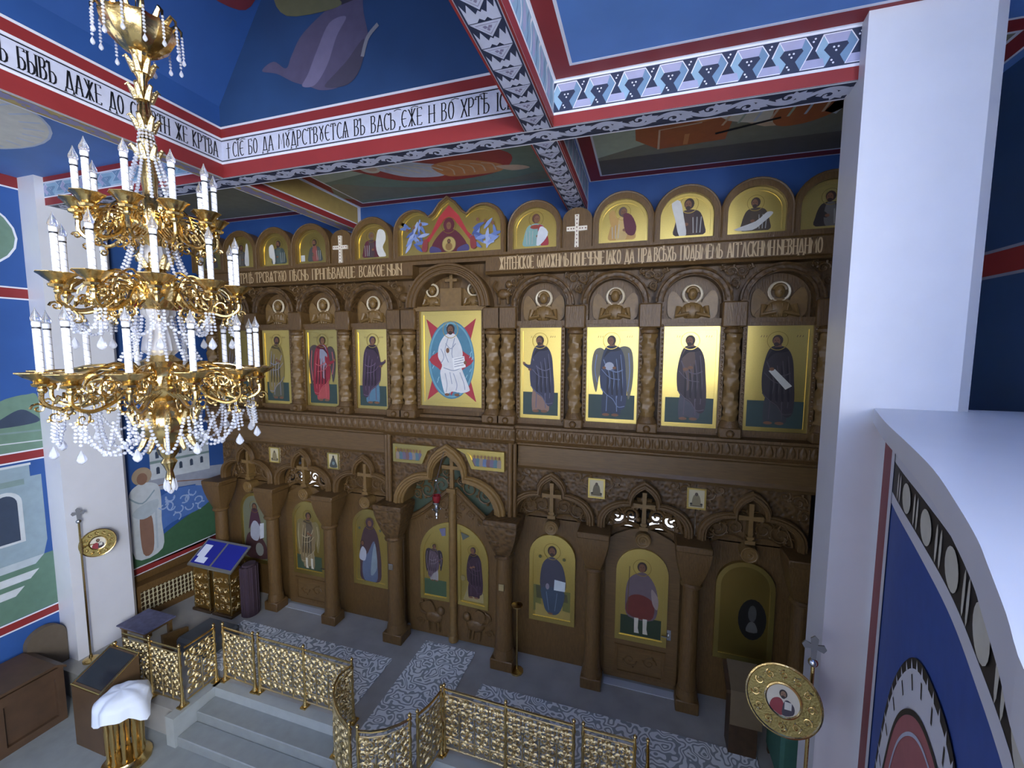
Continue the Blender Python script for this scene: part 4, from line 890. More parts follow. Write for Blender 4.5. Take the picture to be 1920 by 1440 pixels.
spec = [
 (-5.27, .42, 'tall gold icon nearest the left wall, a robed apostle, beside the chandelier', dict(robe='6d5a3c', under='4b4a40', f=1, hands='scroll')),
 (-4.09, .36, 'tall gold icon of an apostle in ochre robes, between the candles and the red angel', dict(robe='8a7740', under='5d5a44', f=1, hands='fold')),
 (-2.90, .40, 'tall gold icon of a winged angel in a bright red robe', dict(robe='8c2430', under='a84a48', f=1, wings='4a3f3a', beard=False, hands='pray', lead='8d8f9c', fold='b85a5a')),
 (-1.70, .37, 'tall gold icon of a woman in a purple veil over a blue dress', dict(robe='43303f', under='56788c', f=1, beard=False, hands='pray', hair='43303f', fold='6a5568')),
 (1.70, .37, 'tall gold icon of a bearded man in a dark cloak turned left', dict(robe='39384a', under='8a6c5c', f=-1, hands='pray', fold='5f5e70')),
 (2.90, .43, 'tall gold icon of a winged angel in dark blue holding a pale disc', dict(robe='343c52', under='2f3848', f=-1, wings='6d6a5a', beard=False, hands='orb', fold='6d7c98')),
 (4.09, .41, 'tall gold icon of a saint standing frontally in a dark brown cloak', dict(robe='3b2f34', under='4c4a50', f=-1, hands='fold', fold='5b5058', lead='5e4a40')),
 (5.27, .43, 'tall dim gold icon of a dark figure with a pale scroll, beside the right pier', dict(robe='332b2c', under='3a3a3a', f=-1, hands='scroll', fold='4b4244')),
]
for o, hw, lab, kw in spec:
    t, p = rect_icon(lab, o, hw, Z0, Z1)
    ground(p, hw, Z0, 0.46); inscr(p, hw, Z1-.17)
    saint(p, 0, Z0+.09, 1.36, **kw)
    finish(t, p)
# Christ enthroned, the large middle icon
t, p = rect_icon('large central gold icon of a white-robed seated figure on a red star and blue oval', 0, .62, 4.68, 6.44, .07)
W_, z0, z1 = .5, 4.78, 6.3; zc = (z0+z1)/2
cc = [(-W_,z1),(-.28,z1-.16),(0,z1-.2),(.28,z1-.16),(W_,z1),(W_-.1,z1-.36),(W_-.16,zc),(W_-.1,z0+.36),(W_,z0),(.28,z0+.16),(0,z0+.2),(-.28,z0+.16),(-W_,z0),(-W_+.1,z0+.36),(-W_+.16,zc),(-W_+.1,z1-.36)]
p.poly(cc, 'a8343c', 0)
p.poly(ell(0, zc, .47, .72, 40), '4f7f92', 0); p.line(ell(0, zc, .44, .68, 40), .03, '6fa0ae', 0, True)
p.poly([(0,zc+.66),(.16,zc+.24),(.45,zc),(.16,zc-.24),(0,zc-.66),(-.16,zc-.24),(-.45,zc),(-.16,zc+.24)], 'a8343c', 3)
rr = random.Random(5)
for i in range(14):
    a = rr.random()*2*PI; q = .36+.06*rr.random(); p.line([(q*math.cos(a),zc+1.5*q*math.sin(a)),(q*math.cos(a)+.03,zc+1.5*q*math.sin(a)+.06)], .012, '9cc0c8', 0)
p.poly([(-.07,6.02),(.08,6.02),(.19,5.85),(.24,5.66),(.2,5.5),(.22,5.38),(.36,5.05),(.36,4.98),(.22,4.94),(.02,4.96),(-.1,4.9),(-.16,5.0),(-.22,5.3),(-.18,5.45),(-.26,5.6),(-.24,5.8),(-.16,5.95)], 'd8d6d2')
for pts in ([(-.05,5.95),(-.12,5.7),(-.05,5.5)], [(.08,5.95),(.02,5.65),(.12,5.45)], [(-.15,5.4),(.05,5.35),(.2,5.4)], [(-.12,5.3),(-.08,5.1),(-.1,4.95)], [(.05,5.3),(.12,5.1),(.1,4.98)], [(.18,5.32),(.26,5.12),(.28,5.0)], [(-.2,5.75),(-.14,5.6),(-.2,5.48)], [(-.02,5.32),(.02,5.1)], [(-.1,5.85),(0,5.75),(.1,5.85)]):
    p.line(pts, .014, '8f97a4')
p.poly([(.03,5.58),(.27,5.62),(.3,5.42),(.06,5.36)], 'eceae4', 0)
for i in range(4): p.line([(.07,5.42+.045*i),(.26,5.46+.045*i)], .01, '7a7f8c', 0)
p.poly(ell(-.06,5.72,.035,.05,10), SKIN, 0); p.poly(ell(.29,5.5,.03,.035,10), SKIN, 0)
for a in (-.08, .12): p.poly(ell(a,4.9,.05,.028,10), SKIN, 0)
head(p, 0, 6.1, .082, 1.85)
finish(t, p)
# prophets in the top row
def niche_icon(label, o, paint, y=7.03):
    sh = archpts(.375, 7.44, 7.76, 8.1, 18); inn = archpts(.33, 7.485, 7.76, 8.05, 18)
    t, p = icon_panel('prophet_icon', label, C+o, y, 7.44, sh, inn, 0.05, 'arched icons of the top row')
    paint(p); finish(t, p)
SC1 = [(.1,.3),(.3,.95),(.46,.9),(.34,.3),(.3,-.02),(.14,.0)]
niche_icon('arched icon with a pale hanging scroll, leftmost of the top row', -5.80, lambda p: half(p, 0, 7.49, .5, '4a4540', '6a6258', 1))
niche_icon('arched icon, dim figure with a white scroll, third left of the left cross', -4.88, lambda p: half(p, -.04, 7.49, .48, '4a4a48', '5a564c', 1, scroll=[(.2,.1),(.3,.9),(.42,.85),(.44,.0)]))
niche_icon('arched icon with a curled white scroll, second left of the left cross', -3.95, lambda p: half(p, .06, 7.49, .5, '3f4a46', '4f5d58', -1, scroll=[(.2,.1),(.28,.75),(.5,.7),(.5,.3),(.36,.2),(.32,-.02)]))
niche_icon('arched icon of a red and grey figure leaning, directly left of the left cross', -3.02, lambda p: (half(p, .05, 7.49, .46, '4c4e48', '8a4c44', -1), p.poly(rect(-.3,-.2,7.5,7.62), 'c8c8c0', 0)))
niche_icon('arched icon of a maroon-robed prophet, left of the triple arch', -1.59, lambda p: (half(p, -.06, 7.49, .5, '5a2730', '4c3a3c', 1, hair='6a5a4a'), p.poly([(.1,7.98),(.24,7.96),(.27,7.8),(.2,7.66),(.27,7.5),(.12,7.49),(.05,7.7)], 'd6d4cc', 3)))
niche_icon('arched icon of a young saint in teal and red, just right of the triple arch', 1.59, lambda p: (half(p, 0, 7.49, .56, '7fa39c', '7fa39c', 1, hair='5a3626', beard=False), p.poly([(.04,7.82),(.16,7.78),(.22,7.6),(.22,7.49),(.1,7.49)], '9c2f3a', 3), p.poly([(.08,7.8),(.22,7.7),(.14,7.55),(.02,7.5)], 'cfd2d4', 3), p.poly(ell(0,7.8,.09,.035,10), '8f3b30', 0)))
niche_icon('arched icon of a bent prophet in ochre and maroon, directly right of the right cross', 3.02, lambda p: (half(p, -.02, 7.49, .54, 'b58e4e', 'c2a468', 1, hair='5b4a40'), p.poly([(.0,7.88),(.12,7.86),(.2,7.68),(.16,7.55),(.04,7.6)], '5c2432', 3), p.poly([(-.18,7.7),(-.22,7.9),(-.14,7.95),(-.1,7.75)], 'b58e4e', 3)))
niche_icon('arched icon of a dark-robed prophet holding a white scroll at left', 3.95, lambda p: (half(p, .04, 7.49, .58, '3a2c2c', '46342f', -1), p.poly([(-.22,7.98),(-.1,8.0),(-.04,7.75),(.0,7.5),(-.1,7.49),(-.16,7.72)], 'd6d4cc', 3)))
niche_icon('dim arched gold icon with a white scroll stretched across, third from the right cross', 4.88, lambda p: (half(p, .0, 7.49, .5, '46392c', '4d4030', -1), p.poly([(-.28,7.52),(.0,7.62),(.14,7.74),(.22,7.72),(.1,7.6),(-.04,7.5)], 'cfcdc4', 3)))
niche_icon('arched icon in the dark corner by the right pier, top row', 5.80, lambda p: half(p, 0, 7.49, .5, '332c28', '6a6660', -1))
# triple-arch icon of the Virgin of the Sign
t, p = icon_panel('triple_arch_icon', 'wide triple-arched gold icon with red gable over a maroon-veiled woman', C, 7.01, 7.45, TRI, [(a*0.955, 7.485 if b < 7.46 else 7.45+(b-7.45)*0.945) for a, b in TRI], 0.05, 'arched icons of the top row')
p.poly([(-.36,7.82),(-.2,8.1),(0,8.30),(.2,8.1),(.36,7.82),(.5,7.7),(.4,7.68),(.26,7.86),(.12,8.02),(0,8.1),(-.12,8.02),(-.26,7.86),(-.4,7.68),(-.5,7.7)], 'a83436', 0)
p.poly([(-.34,7.5),(-.34,7.62),(-.22,7.78),(-.08,7.88),(.08,7.88),(.22,7.78),(.34,7.62),(.34,7.5)], '5d2430'); p.poly([(-.38,7.49),(-.36,7.6),(-.2,7.56),(-.16,7.49)], '4a4470'); p.poly([(.38,7.49),(.36,7.6),(.2,7.56),(.16,7.49)], '4a4470')
p.poly(ell(0,7.96,.11,.12,16), '5d2430', 0); head(p, 0, 7.95, .072, 1.9, '5d2430', SKIN, False)
p.poly(ell(0,7.62,.135,.135,22), 'b09a5c', 0); p.line(ell(0,7.62,.135,.135,22), .012, '6d5a34', 0, True); p.poly(ell(0,7.58,.07,.07,12), '8a6a3c', 0); head(p, 0, 7.67, .035, 0)
rr = random.Random(11)
for s_ in (-1, 1):
    for i in range(18):
        cx, cz = s_*(.5+.4*rr.random()), 7.56+.46*rr.random()
        a = rr.random()*PI
        p.poly([(cx-.12*math.cos(a),cz-.12*math.sin(a)),(cx+.03*math.sin(a),cz-.03*math.cos(a)),(cx+.13*math.cos(a),cz+.12*math.sin(a)),(cx-.035*math.sin(a),cz+.035*math.cos(a))], ('5f74a8','7d90c0','4a5c94','9aa6c8')[i%4], 3)
    for q in range(3): p.poly(ell(s_*(.56+.14*q), 8.0-.04*q, .028, .034, 10), SKIN, 0)
    p.poly([(s_*.44,7.52),(s_*.42,7.7),(s_*.5,7.72),(s_*.54,7.54)], '8a3a38', 3)
finish(t, p)

# local row of arched icons
LZ0, LZ1 = 0.77, 2.43
def local_icon(label, o, hw=.42, y=7.135, parent=None, face=leaf):
    sh = archpts(hw, LZ0, LZ1-hw, LZ1, 20); inn = archpts(hw-.07, LZ0+.09, LZ1-hw, LZ1-.07, 20)
    if parent is None: return icon_panel('local_row_icon', label, C+o, y, LZ0, sh, inn, 0.06, 'arched icons of the lowest row', leaf, face)
    fr = F_front(C+o, y, 0); g = MB().prism(sh, fr, -.05, 0).build('door_icon', face, parent)
    MB().ringprism(sh, inn, fr, 0, .016).build('gilded_border', leaf, g)
    return g, Painter(fr, face)
# church-holding prince at the far left
t, p = local_icon('lowest arched icon at far left, brown and white figure behind the lectern', -5.04, face=mat('dull_grey_ground', '85876c', 0.4, 0.4))
p.poly([(-.3,.9),(-.28,1.35),(-.12,1.5),(.1,1.45),(.3,1.2),(.3,.9)], '4a3030'); p.poly([(-.16,1.4),(-.05,1.9),(.06,1.95),(.14,1.6),(.05,1.3)], 'a2a4ac'); p.poly([(-.2,1.55),(-.1,2.0),(0,2.1),(.1,2.0),(.18,1.6),(.06,1.75),(-.06,1.75)], '4a2c38'); p.poly([(.12,1.35),(.24,1.4),(.26,1.75),(.14,1.72)], 'c0c2c4', 0); head(p, 0, 2.1, .075, 1.8); p.poly(ell(.1,1.1,.12,.16,12), '8a8a80', 0)
finish(t, p)
t, p = local_icon('lowest arched icon of a veiled woman holding a child, left of the royal doors', -1.93)
p.poly([(-.22,.88),(-.26,1.2),(-.25,1.6),(-.16,1.95),(-.06,2.08),(.06,2.08),(.18,1.9),(.24,1.55),(.26,1.2),(.2,.88)], '4a3636'); p.poly([(-.16,.88),(-.2,1.25),(-.05,1.5),(.1,1.75),(.16,1.3),(.14,.88)], '5a6478'); p.poly([(.0,1.0),(.05,1.5),(.12,1.7),(.16,1.2)], '7d8a90'); p.poly([(-.28,1.35),(-.2,1.6),(-.1,1.5),(-.14,1.3)], 'a8aab0'); head(p, -.19, 1.68, .05, 0, beard=False); p.poly(ell(0,2.14,.1,.11,14), '4a3636', 0); head(p, 0, 2.13, .07, 1.8, '4a3636', SKIN, False)
for s_ in (-1, 1): p.poly(ell(s_*.25,2.0,.03,.03,8), '5a5a40', 0)
finish(t, p)
t, p = local_icon('lowest arched icon of a seated man with an open white book', 1.93)
p.poly(rect(-.34,-.2,.95,1.45), '6d6a35', 0); p.poly(rect(.2,.34,.95,1.4), '6d6a35', 0); p.poly([(-.3,.87),(.34,.87),(.34,1.02),(-.3,1.1)], 'a08a48', 0); p.poly([(-.3,1.45),(.28,1.35),(.3,1.2),(-.28,1.2)], '4c4a2c', 0)
p.poly([(-.22,1.5),(-.18,1.85),(-.06,2.0),(.06,2.0),(.2,1.85),(.26,1.5),(.18,1.35),(.0,1.3),(-.16,1.35)], '46444e'); p.poly([(-.2,1.4),(-.16,1.15),(-.1,.98),(.02,.92),(.14,.98),(.22,1.2),(.22,1.4),(0,1.45)], '3d4a58'); p.line([(-.1,1.35),(-.05,1.0)], .012, '6a7a8a'); p.line([(.1,1.35),(.06,1.0)], .012, '6a7a8a')
p.poly([(.04,1.4),(.24,1.4),(.25,1.58),(.05,1.6)], 'c4cccc', 0); p.poly(ell(-.08,1.45,.035,.06,10), '8a7f86', 0); p.poly(ell(-.02,.94,.05,.02,8), SKIN, 0); head(p, .0, 2.12, .085, 1.75)
for s_ in (-1, 1): p.poly(ell(s_*.22,2.0,.03,.03,8), '5a5a30', 0)
finish(t, p)
t, p = local_icon('dim lowest arched icon at far right behind a dark oval wreath', 5.04, face=leafd)
p.poly(ell(.12,1.5,.2,.34,22), '16140f', 0); p.poly(ell(.12,1.6,.06,.14,12), '4c4c48', 0); p.poly([(.04,1.3),(.2,1.3),(.16,1.45),(.08,1.45)], '5d5d58', 3)
finish(t, p)
# deacon doors
def deacon_door(label, o, paint):
    d = thing('deacon_door', label, 'door', (C+o, 7.14, 0), None)
    fr = F_front(C+o, 7.14, 0)
    sh = [(-.6,.03),(.6,.03),(.6,2.5),(.45,2.62),(.2,2.74),(0,2.78),(-.2,2.74),(-.45,2.62),(-.6,2.5)]
    MB().prism(sh, fr, -.05, .03).build('door_leaf', woodp, d)
    mb = MB(); mb.ringprism(rect(-.42,.42,.12,.66), rect(-.36,.36,.18,.6), fr, .03, .05)
    for s_ in (-1, 1): scr(mb, fr, s_*.16, .4, .12, 0, s_, .014, .035)
    mb.build('carved_panel', wood, d, True)
    g, p = local_icon('', o, y=7.09, parent=d); paint(p); p.mb.build('painting', p.mats, g)
    mb = MB(); mb.tube([fr(.46,.98,.03), fr(.46,.98,.09), fr(.34,.985,.09)], .012, 6); mb.box(C+o+.43, C+o+.49, 7.1, 7.11, .9, 1.08); mb.build('door_handle', silver, d, True)
    return d
def dp1(p):
    p.poly(rect(-.33,.33,.88,1.2), '3d4a36', 0); saint(p, 0, .9, 1.3, '7c6a48', '8a7a58', 1, wings='7a6c44', beard=False, hands='fold', fold='a89a78', lead='5d5240')
    for a in (-.06, .08): p.poly([(a-.03,1.15),(a+.03,1.15),(a+.025,.98),(a+.05,.92),(a-.02,.92)], 'c9c2ac', 0)
def dp2(p):
    p.poly(rect(-.33,.33,.88,1.22), '2c3a26', 0)
    p.poly([(-.2,1.2),(-.26,1.5),(-.22,1.85),(-.06,2.0),(.08,2.0),(.22,1.8),(.27,1.5),(.2,1.2)], '6a5a5c'); p.poly([(-.22,1.25),(-.2,1.55),(.0,1.62),(.2,1.5),(.16,1.2)], '6e3229'); p.poly([(.16,1.75),(.27,1.6),(.26,1.4),(.18,1.5)], '98857c')
    for a in (-.07, .07): p.poly([(a-.035,1.2),(a+.035,1.2),(a+.03,1.02),(a+.05,.93),(a-.03,.93)], 'c4bda8', 0)
    p.line([(-.22,1.3),(-.2,2.1)], .012, '5d4a28', 0); head(p, .0, 2.1, .08, 1.8, beard=False)
deacon_door('wooden side door with a winged figure in white boots, left of the royal doors', -3.48, dp1)
deacon_door('wooden side door with a soldier in a red tunic, right of the royal doors', 3.48, dp2)
for s_ in (-1, 1): mb = MB(); mb.box(C+s_*3.48-.58, C+s_*3.48+.58, 6.93, 7.08, 0, .012); part(mb, 'threshold_gap_light', mat('pale_gap_light', 'b8bcc0', .4))  # pale threshold strips, coloured as the light in the gap under each side door
# small square icons between the arches
for (o, lab, kk) in ((-4.26, 'small square icon in the wall between the two leftmost lower arches', 0), (-2.70, 'small white icon of a dark figure, second from left between lower arches', 1), (2.70, 'small square icon with two dark marks, right of the arch beside the royal gate', 2), (4.26, 'small square pale icon between the two rightmost lower arches', 3)):
    t = thing('small_icon', lab, 'icon', (C+o, 7.05, 3.24), 'small square icons above the lower arches'); fr = F_front(C+o, 7.03, 0)
    pale = mat('pale_icon_ground', 'c9bb94', .45)
    MB().prism(rect(-.14,.14,3.24,3.58), fr, -.04, 0).build('panel', pale, t); MB().ringprism(rect(-.14,.14,3.24,3.58), rect(-.115,.115,3.265,3.555), fr, 0, .015).build('gilded_border', leaf, t)
    p = Painter(fr, pale)
    if kk == 1: p.poly([(-.09,3.28),(-.06,3.4),(-.02,3.48),(.02,3.48),(.06,3.4),(.09,3.28)], '4a4c48'); p.poly(ell(0,3.5,.022,.028,10), HAIR, 0); p.poly(ell(0,3.36,.035,.04,10), '7a8a86', 0)
    else: p.poly([(-.06,3.3),(-.04,3.46),(.04,3.46),(.06,3.3)], '8a7c58' if kk != 2 else '6d6248'); p.poly(ell(0,3.48,.025,.03,10), '5a4a38', 0); p.line([(-.09,3.29),(.09,3.29)], .02, '6a5c40', 0); p.poly(ell(-.075,3.32,.02,.02,8), '3c352a', 0) ; p.poly(ell(.075,3.32,.02,.02,8), '3c352a', 0)
    finish(t, p)
# two gilded panels above the royal arch
for s_, lab in ((-1, 'long gilded icon of standing saints left of the royal arch peak'), (1, 'long gilded icon of a crowd of saints right of the royal arch peak')):
    t = thing('communion_icon', lab, 'icon', (C, 6.9, 3.6), 'long icons beside the royal arch peak')
    fr = F_front(C, 6.83, 0); M = lambda pts: [(s_*a, b) for a, b in pts]
    out = M([(.5,3.60),(1.12,3.60),(1.12,3.95),(.2,3.95),(.38,3.86)]); inn = M([(.56,3.655),(1.065,3.655),(1.065,3.895),(.4,3.895),(.47,3.84)])
    if s_ < 0: out = out[::-1]; inn = inn[::-1]
    MB().prism(out, fr, -.06, 0).build('panel', leaf, t); MB().ringprism(out, inn, fr, 0, .02).build('gilded_border', leaf, t)
    p = Painter(fr, leaf); rr = random.Random(20+s_)
    for i in range(8):
        x = s_*(.55+.068*i); c_ = ('6a5f70','4f6a70','8a7a68','5a6a86','70524c')[i%5]
        p.poly([(x-.04,3.665),(x-.035,3.78),(x,3.81),(x+.035,3.78),(x+.04,3.665)], c_); p.poly(ell(x,3.83,.02,.026,10), SKIN, 0); p.line(ell(x,3.83,.032,.034,12), .005, '8a7434', 0, True)
    finish(t, p)
# royal doors
rd = thing('royal_doors', 'double royal doors with two half-arched gold icons and a tall middle post', 'door', (C, 7.15, 0))
for s_, who in ((-1, 'angel'), (1, 'virgin')):
    fr = F_front(C, 7.12, 0); M = lambda pts: [(s_*a, b) for a, b in pts]
    top = [(.98,2.42),(.8,2.5),(.62,2.62),(.42,2.78),(.22,2.95),(.05,3.1)]
    sh = M([(.05,.04),(.98,.04)]+top)
    lf = MB().prism(sh if s_ > 0 else sh[::-1], fr, -.06, .02).build('door_leaf', wood, rd)
    mb = MB(); mb.tube([fr(a,b,.03) for a, b in M(top)], .045, 6); mb.tube([fr(a,b-.1,.03) for a, b in M(top)], .02, 5)
    for (cx, cz, R, a0) in ((.2,2.75,.1,0),(.38,2.62,.08,2),(.13,2.56,.07,1),(.55,2.48,.06,1)): scr(mb, fr, s_*cx, cz, R, a0, s_, .014, .03)
    # carved griffin below the icon
    mb.ball(fr(s_*.45,.42,.03), .17, (1.15,.35,.75), 12, 7); mb.ball(fr(s_*.28,.58,.05), .09, (.9,.6,1.0), 10, 6)
    for a in (.34, .42, .56): mb.tube([fr(s_*a,.34,.05), fr(s_*(a-.02),.14,.05)], [.035,.025], 6)
    mb.tube([fr(s_*a, z, .04) for a, z in cat([(.58,.45),(.72,.5),(.76,.65),(.66,.72)], 4, False)], .022, 5)
    mb.prism(M(cat([(.4,.55),(.5,.75),(.66,.68),(.6,.5)], 4)), fr, .02, .06); scr(mb, fr, s_*.74, .3, .09, 0, s_, .012, .03)
    mb.build('leaf_carving', wood, lf, True)
    A = [(.09,.80),(.72,.78),(.72,1.72)] + [(.72*math.cos(q), 1.72+.70*math.sin(q)) for q in [PI/2*0.9*i/9 for i in range(1, 10)]] + [(.09,2.41)]
    B = [(.15,.87),(.65,.85),(.65,1.70)] + [(.65*math.cos(q), 1.70+.63*math.sin(q)) for q in [PI/2*0.86*i/9 for i in range(1, 10)]] + [(.15,2.32)]
    A, B = M(A), M(B)
    if s_ < 0: A, B = A[::-1], B[::-1]
    g = MB().prism(A, fr, .0, .03).build('door_icon', leaf, rd)
    MB().ringprism(A, B, fr, .03, .05).build('gilded_border', leaf, g)
    p = Painter(lambda a, b, d: (C+a, 7.09-d, b), leaf)
    if s_ < 0:
        p.poly(rect(-.64,-.16,.88,1.2), '44583c', 0); saint(p, -.42, 1.16, .78, '5a4a50', '9a948c', 1, wings='33292a', beard=False, hands='pray', fold='8a7c80')
        p.poly([(-.3,2.26),(-.16,2.3),(-.16,2.14),(-.24,2.12)], '6d6a80', 0)
    else:
        p.poly([(.2,.9),(.62,.9),(.62,1.1),(.3,1.2)], '9a8a58', 0); saint(p, .42, .95, 1.05, '3c2830', '3c2830', -1, beard=False, hands='fold', hair='3c2830', fold='54404a')
        p.poly([(.16,2.26),(.34,2.2),(.2,2.1)], '5a5d50', 0); p.poly(ell(.2,1.35,.05,.06,10), '8a7a4a', 0)
    p.mb.build('painting', p.mats, g)
mb = MB(); mb.tube([(C,7.06,.04),(C,7.06,3.08)], .075, 12)
mb.lathe([(.1,0),(.1,.06),(.075,.12)], (C,7.06,.04), 12)
post = mb.build('middle_post', woodl, rd, True)
mb = MB(); fc = F_front(C, 7.08, 0)
mb.prism([(-.04,3.06),(.04,3.06),(.032,3.48),(.2,3.48),(.2,3.55),(.032,3.55),(.036,3.72),(-.036,3.72),(-.032,3.55),(-.2,3.55),(-.2,3.48),(-.032,3.48)], fc, 0, .06); mb.box(C-.09, C+.09, 6.98, 7.1, 3.04, 3.12)
mb.build('post_cross', woodl, post)
mb = MB(); fs = F_front(C, 7.22, 0)
for s_ in (-1, 1):
    for (cx, cz, R, a0) in ((.3,3.08,.2,0),(.62,2.95,.17,2),(.52,3.25,.12,4),(.22,3.36,.1,1),(.84,2.85,.1,1),(.8,3.12,.1,3),(.12,3.2,.09,2)): scr(mb, fs, s_*cx, cz, R, a0 if s_ > 0 else PI-a0, s_, .019, 0, 1.6, 18)
mb.build('openwork_screen', wood, rd, True)
MB().box(C-1.05, C+1.05, 7.27, 7.285, 2.3, 3.9).build('curtain', P_('4a5644'), rd)
# little metal plaques on the two big columns
for s_, lab in ((-1, 'tiny silver plaque on the big column left of the royal doors'), (1, 'tiny dark-edged plaque on the big column right of the royal doors')):
    t = MB(); x = C+s_*1.125; t.bevbox(x-.05, x+.05, 6.65, 6.675, 1.5, 1.62, .006); o_ = t.build('plaque', silver if s_ < 0 else goldd); tag(o_, lab, 'plaque')
# hanging oil lamp before the royal doors
lp = thing('hanging_oil_lamp', 'small silver oil lamp with dark red glass hanging before the royal doors', 'lamp', (-3.44, 6.5, 2.72))
mb = MB(); mb.lathe([(.005,0),(.02,.02),(.012,.05),(.03,.08),(.018,.12),(.05,.16),(.075,.2),(.035,.23),(.05,.27),(.07,.3),(.07,.32),(.03,.32)], (-3.44,6.5,2.72), 12)
for a in range(3): mb.ball((-3.44+.08*math.cos(a*2.1), 6.5+.08*math.sin(a*2.1), 2.92), .018, n=6, h=4)
mb.build('lamp_body', silver, lp, True)
MB().lathe([(.05,.32),(.072,.36),(.08,.44),(.076,.44),(.06,.34)], (-3.44,6.5,2.72), 14).build('red_glass', P_('7a2024', .15), lp, True)
mb = MB()
for a in range(3):
    q = a*2*PI/3; mb.tube([(-3.44+.08*math.cos(q), 6.5+.08*math.sin(q), 3.15), (-3.44, 6.5, 3.42)], .004, 4)
mb.ball((-3.44,6.5,3.43), .03); mb.tube([(-3.44,6.5,3.43), (-3.42,6.78,3.93)], .004, 4)
mb.build('chain', silver, lp, True)

# ================================================================== CHANDELIER
CX, CY = -3.4, 2.18
ch = thing('chandelier', 'three-tiered brass chandelier with white electric candles and crystal garlands', 'chandelier', (CX, CY, 4.69))
def cp(r, a, z): return (CX+r*math.cos(a), CY+r*math.sin(a), z)
mb = MB()
mb.lathe([(.008,0),(.02,.03),(.012,.08),(.03,.1),(.02,.16),(.035,.2),(.05,.23),(.035,.26),(.06,.3),(.07,.34),(.05,.36),(.09,.39),(.15,.45),(.175,.53),(.16,.61),(.10,.67),(.085,.7),(.12,.73),(.15,.78),(.16,.84),(.15,.9),(.11,.95),(.12,.99),(.08,1.02),(.06,1.06),(.08,1.12),(.075,1.2),(.05,1.28),(.045,1.32),(.07,1.36),(.12,1.44),(.135,1.52),(.13,1.56),(.1,1.6),(.06,1.64),(.05,1.72),(.06,1.8),(.09,1.84),(.12,1.9),(.14,1.98),(.14,2.04),(.09,2.08),(.05,2.12),(.04,2.2),(.05,2.3),(.035,2.42),(.03,2.5),(.05,2.54),(.035,2.58),(.045,2.68),(.03,2.8),(.028,2.95),(.045,2.98),(.03,3.02),(.04,3.08),(.06,3.12)], (CX,CY,4.69), 28, lobes=(14,0.035))
shaft = mb.build('central_shaft', gold, ch, True)
mb = MB()                                             # acanthus leaves along the shaft and around the bulb
for (z, r, n, l, up) in ((5.22,.17,12,.12,1),(5.12,.13,10,.1,-1),(6.12,.12,10,.1,1),(6.66,.13,10,.09,1),(7.1,.04,6,.1,1),(7.3,.035,6,.1,1),(7.5,.035,6,.1,1),(7.68,.035,6,.1,1),(5.5,.15,12,.08,1),(6.35,.06,8,.1,1)):
    for i in range(n):
        a = 2*PI*i/n
        mb.tube([cp(r,a,z), cp(r+.02,a,z+up*l*.5), cp(r+.045,a,z+up*l*.9), cp(r+.06,a,z+up*l*.75)], [.022,.02,.012,.005], 5)
mb.build('acanthus_leaves', goldd, ch, True)
def baluster(name, z0, prof, m): MB().lathe(prof, (CX,CY,z0), 20, lobes=(10,.06)).build(name, m, ch, True)
baluster('crystal_baluster', 5.72, [(.07,0),(.11,.04),(.1,.12),(.075,.2),(.07,.26),(.1,.3),(.1,.33),(.05,.35)], crystal)
baluster('crystal_baluster', 6.38, [(.06,0),(.09,.03),(.075,.1),(.06,.15),(.085,.19),(.05,.21)], crystal)
mb = MB(); mb.lathe([(.05,0),(.1,.03),(.16,.09),(.195,.16),(.2,.2),(.19,.2),(.14,.1),(.06,.05)], (CX,CY,7.80), 26, lobes=(13,.05))
for i in range(14):
    a = 2*PI*i/14; mb.tube([cp(.12,a,7.9), cp(.17,a,8.02), cp(.21,a,8.07), cp(.235,a,8.04), cp(.235,a,8.0)], [.016,.018,.013,.009,.006], 5)
mb.build('top_crown', gold, ch, True)
mb = MB()
for k in range(30): mb.tube([(CX+.012*math.cos(t), CY, 8.05+k*.08+.045*math.sin(t)) if k % 2 else (CX, CY+.012*math.cos(t), 8.05+k*.08+.045*math.sin(t)) for t in [2*PI*i/10 for i in range(10)]], .004, 4, closed=True)
mb.build('chain', gold, ch, True)
def beads(mb, path, r=.011, step=.026):
    L = 0; pts = [Vector(p) for p in path]; acc = 0
    for a, b in zip(pts[:-1], pts[1:]):
        l = (b-a).length; d = b-a
        while acc <= l: mb.ball(a+d*(acc/l if l else 0), r, n=6, h=4); acc += step
        acc -= l
def drop(mb, p, h=.07, r=.022): mb.lathe([(.002,0),(r*.7,h*.14),(r,h*.34),(r*.75,h*.6),(r*.2,h*.92),(.003,h)], (p[0],p[1],p[2]-h), 8)
for i in range(14):
    mb = MB(); a = 2*PI*i/14; beads(mb, [cp(.237,a,8.0), cp(.24,a,7.86-.03*(i%2))], .009, .022); drop(mb, cp(.24,a,7.86-.03*(i%2)), .05, .014)
    mb.build('crown_crystal', crystal, ch, True)
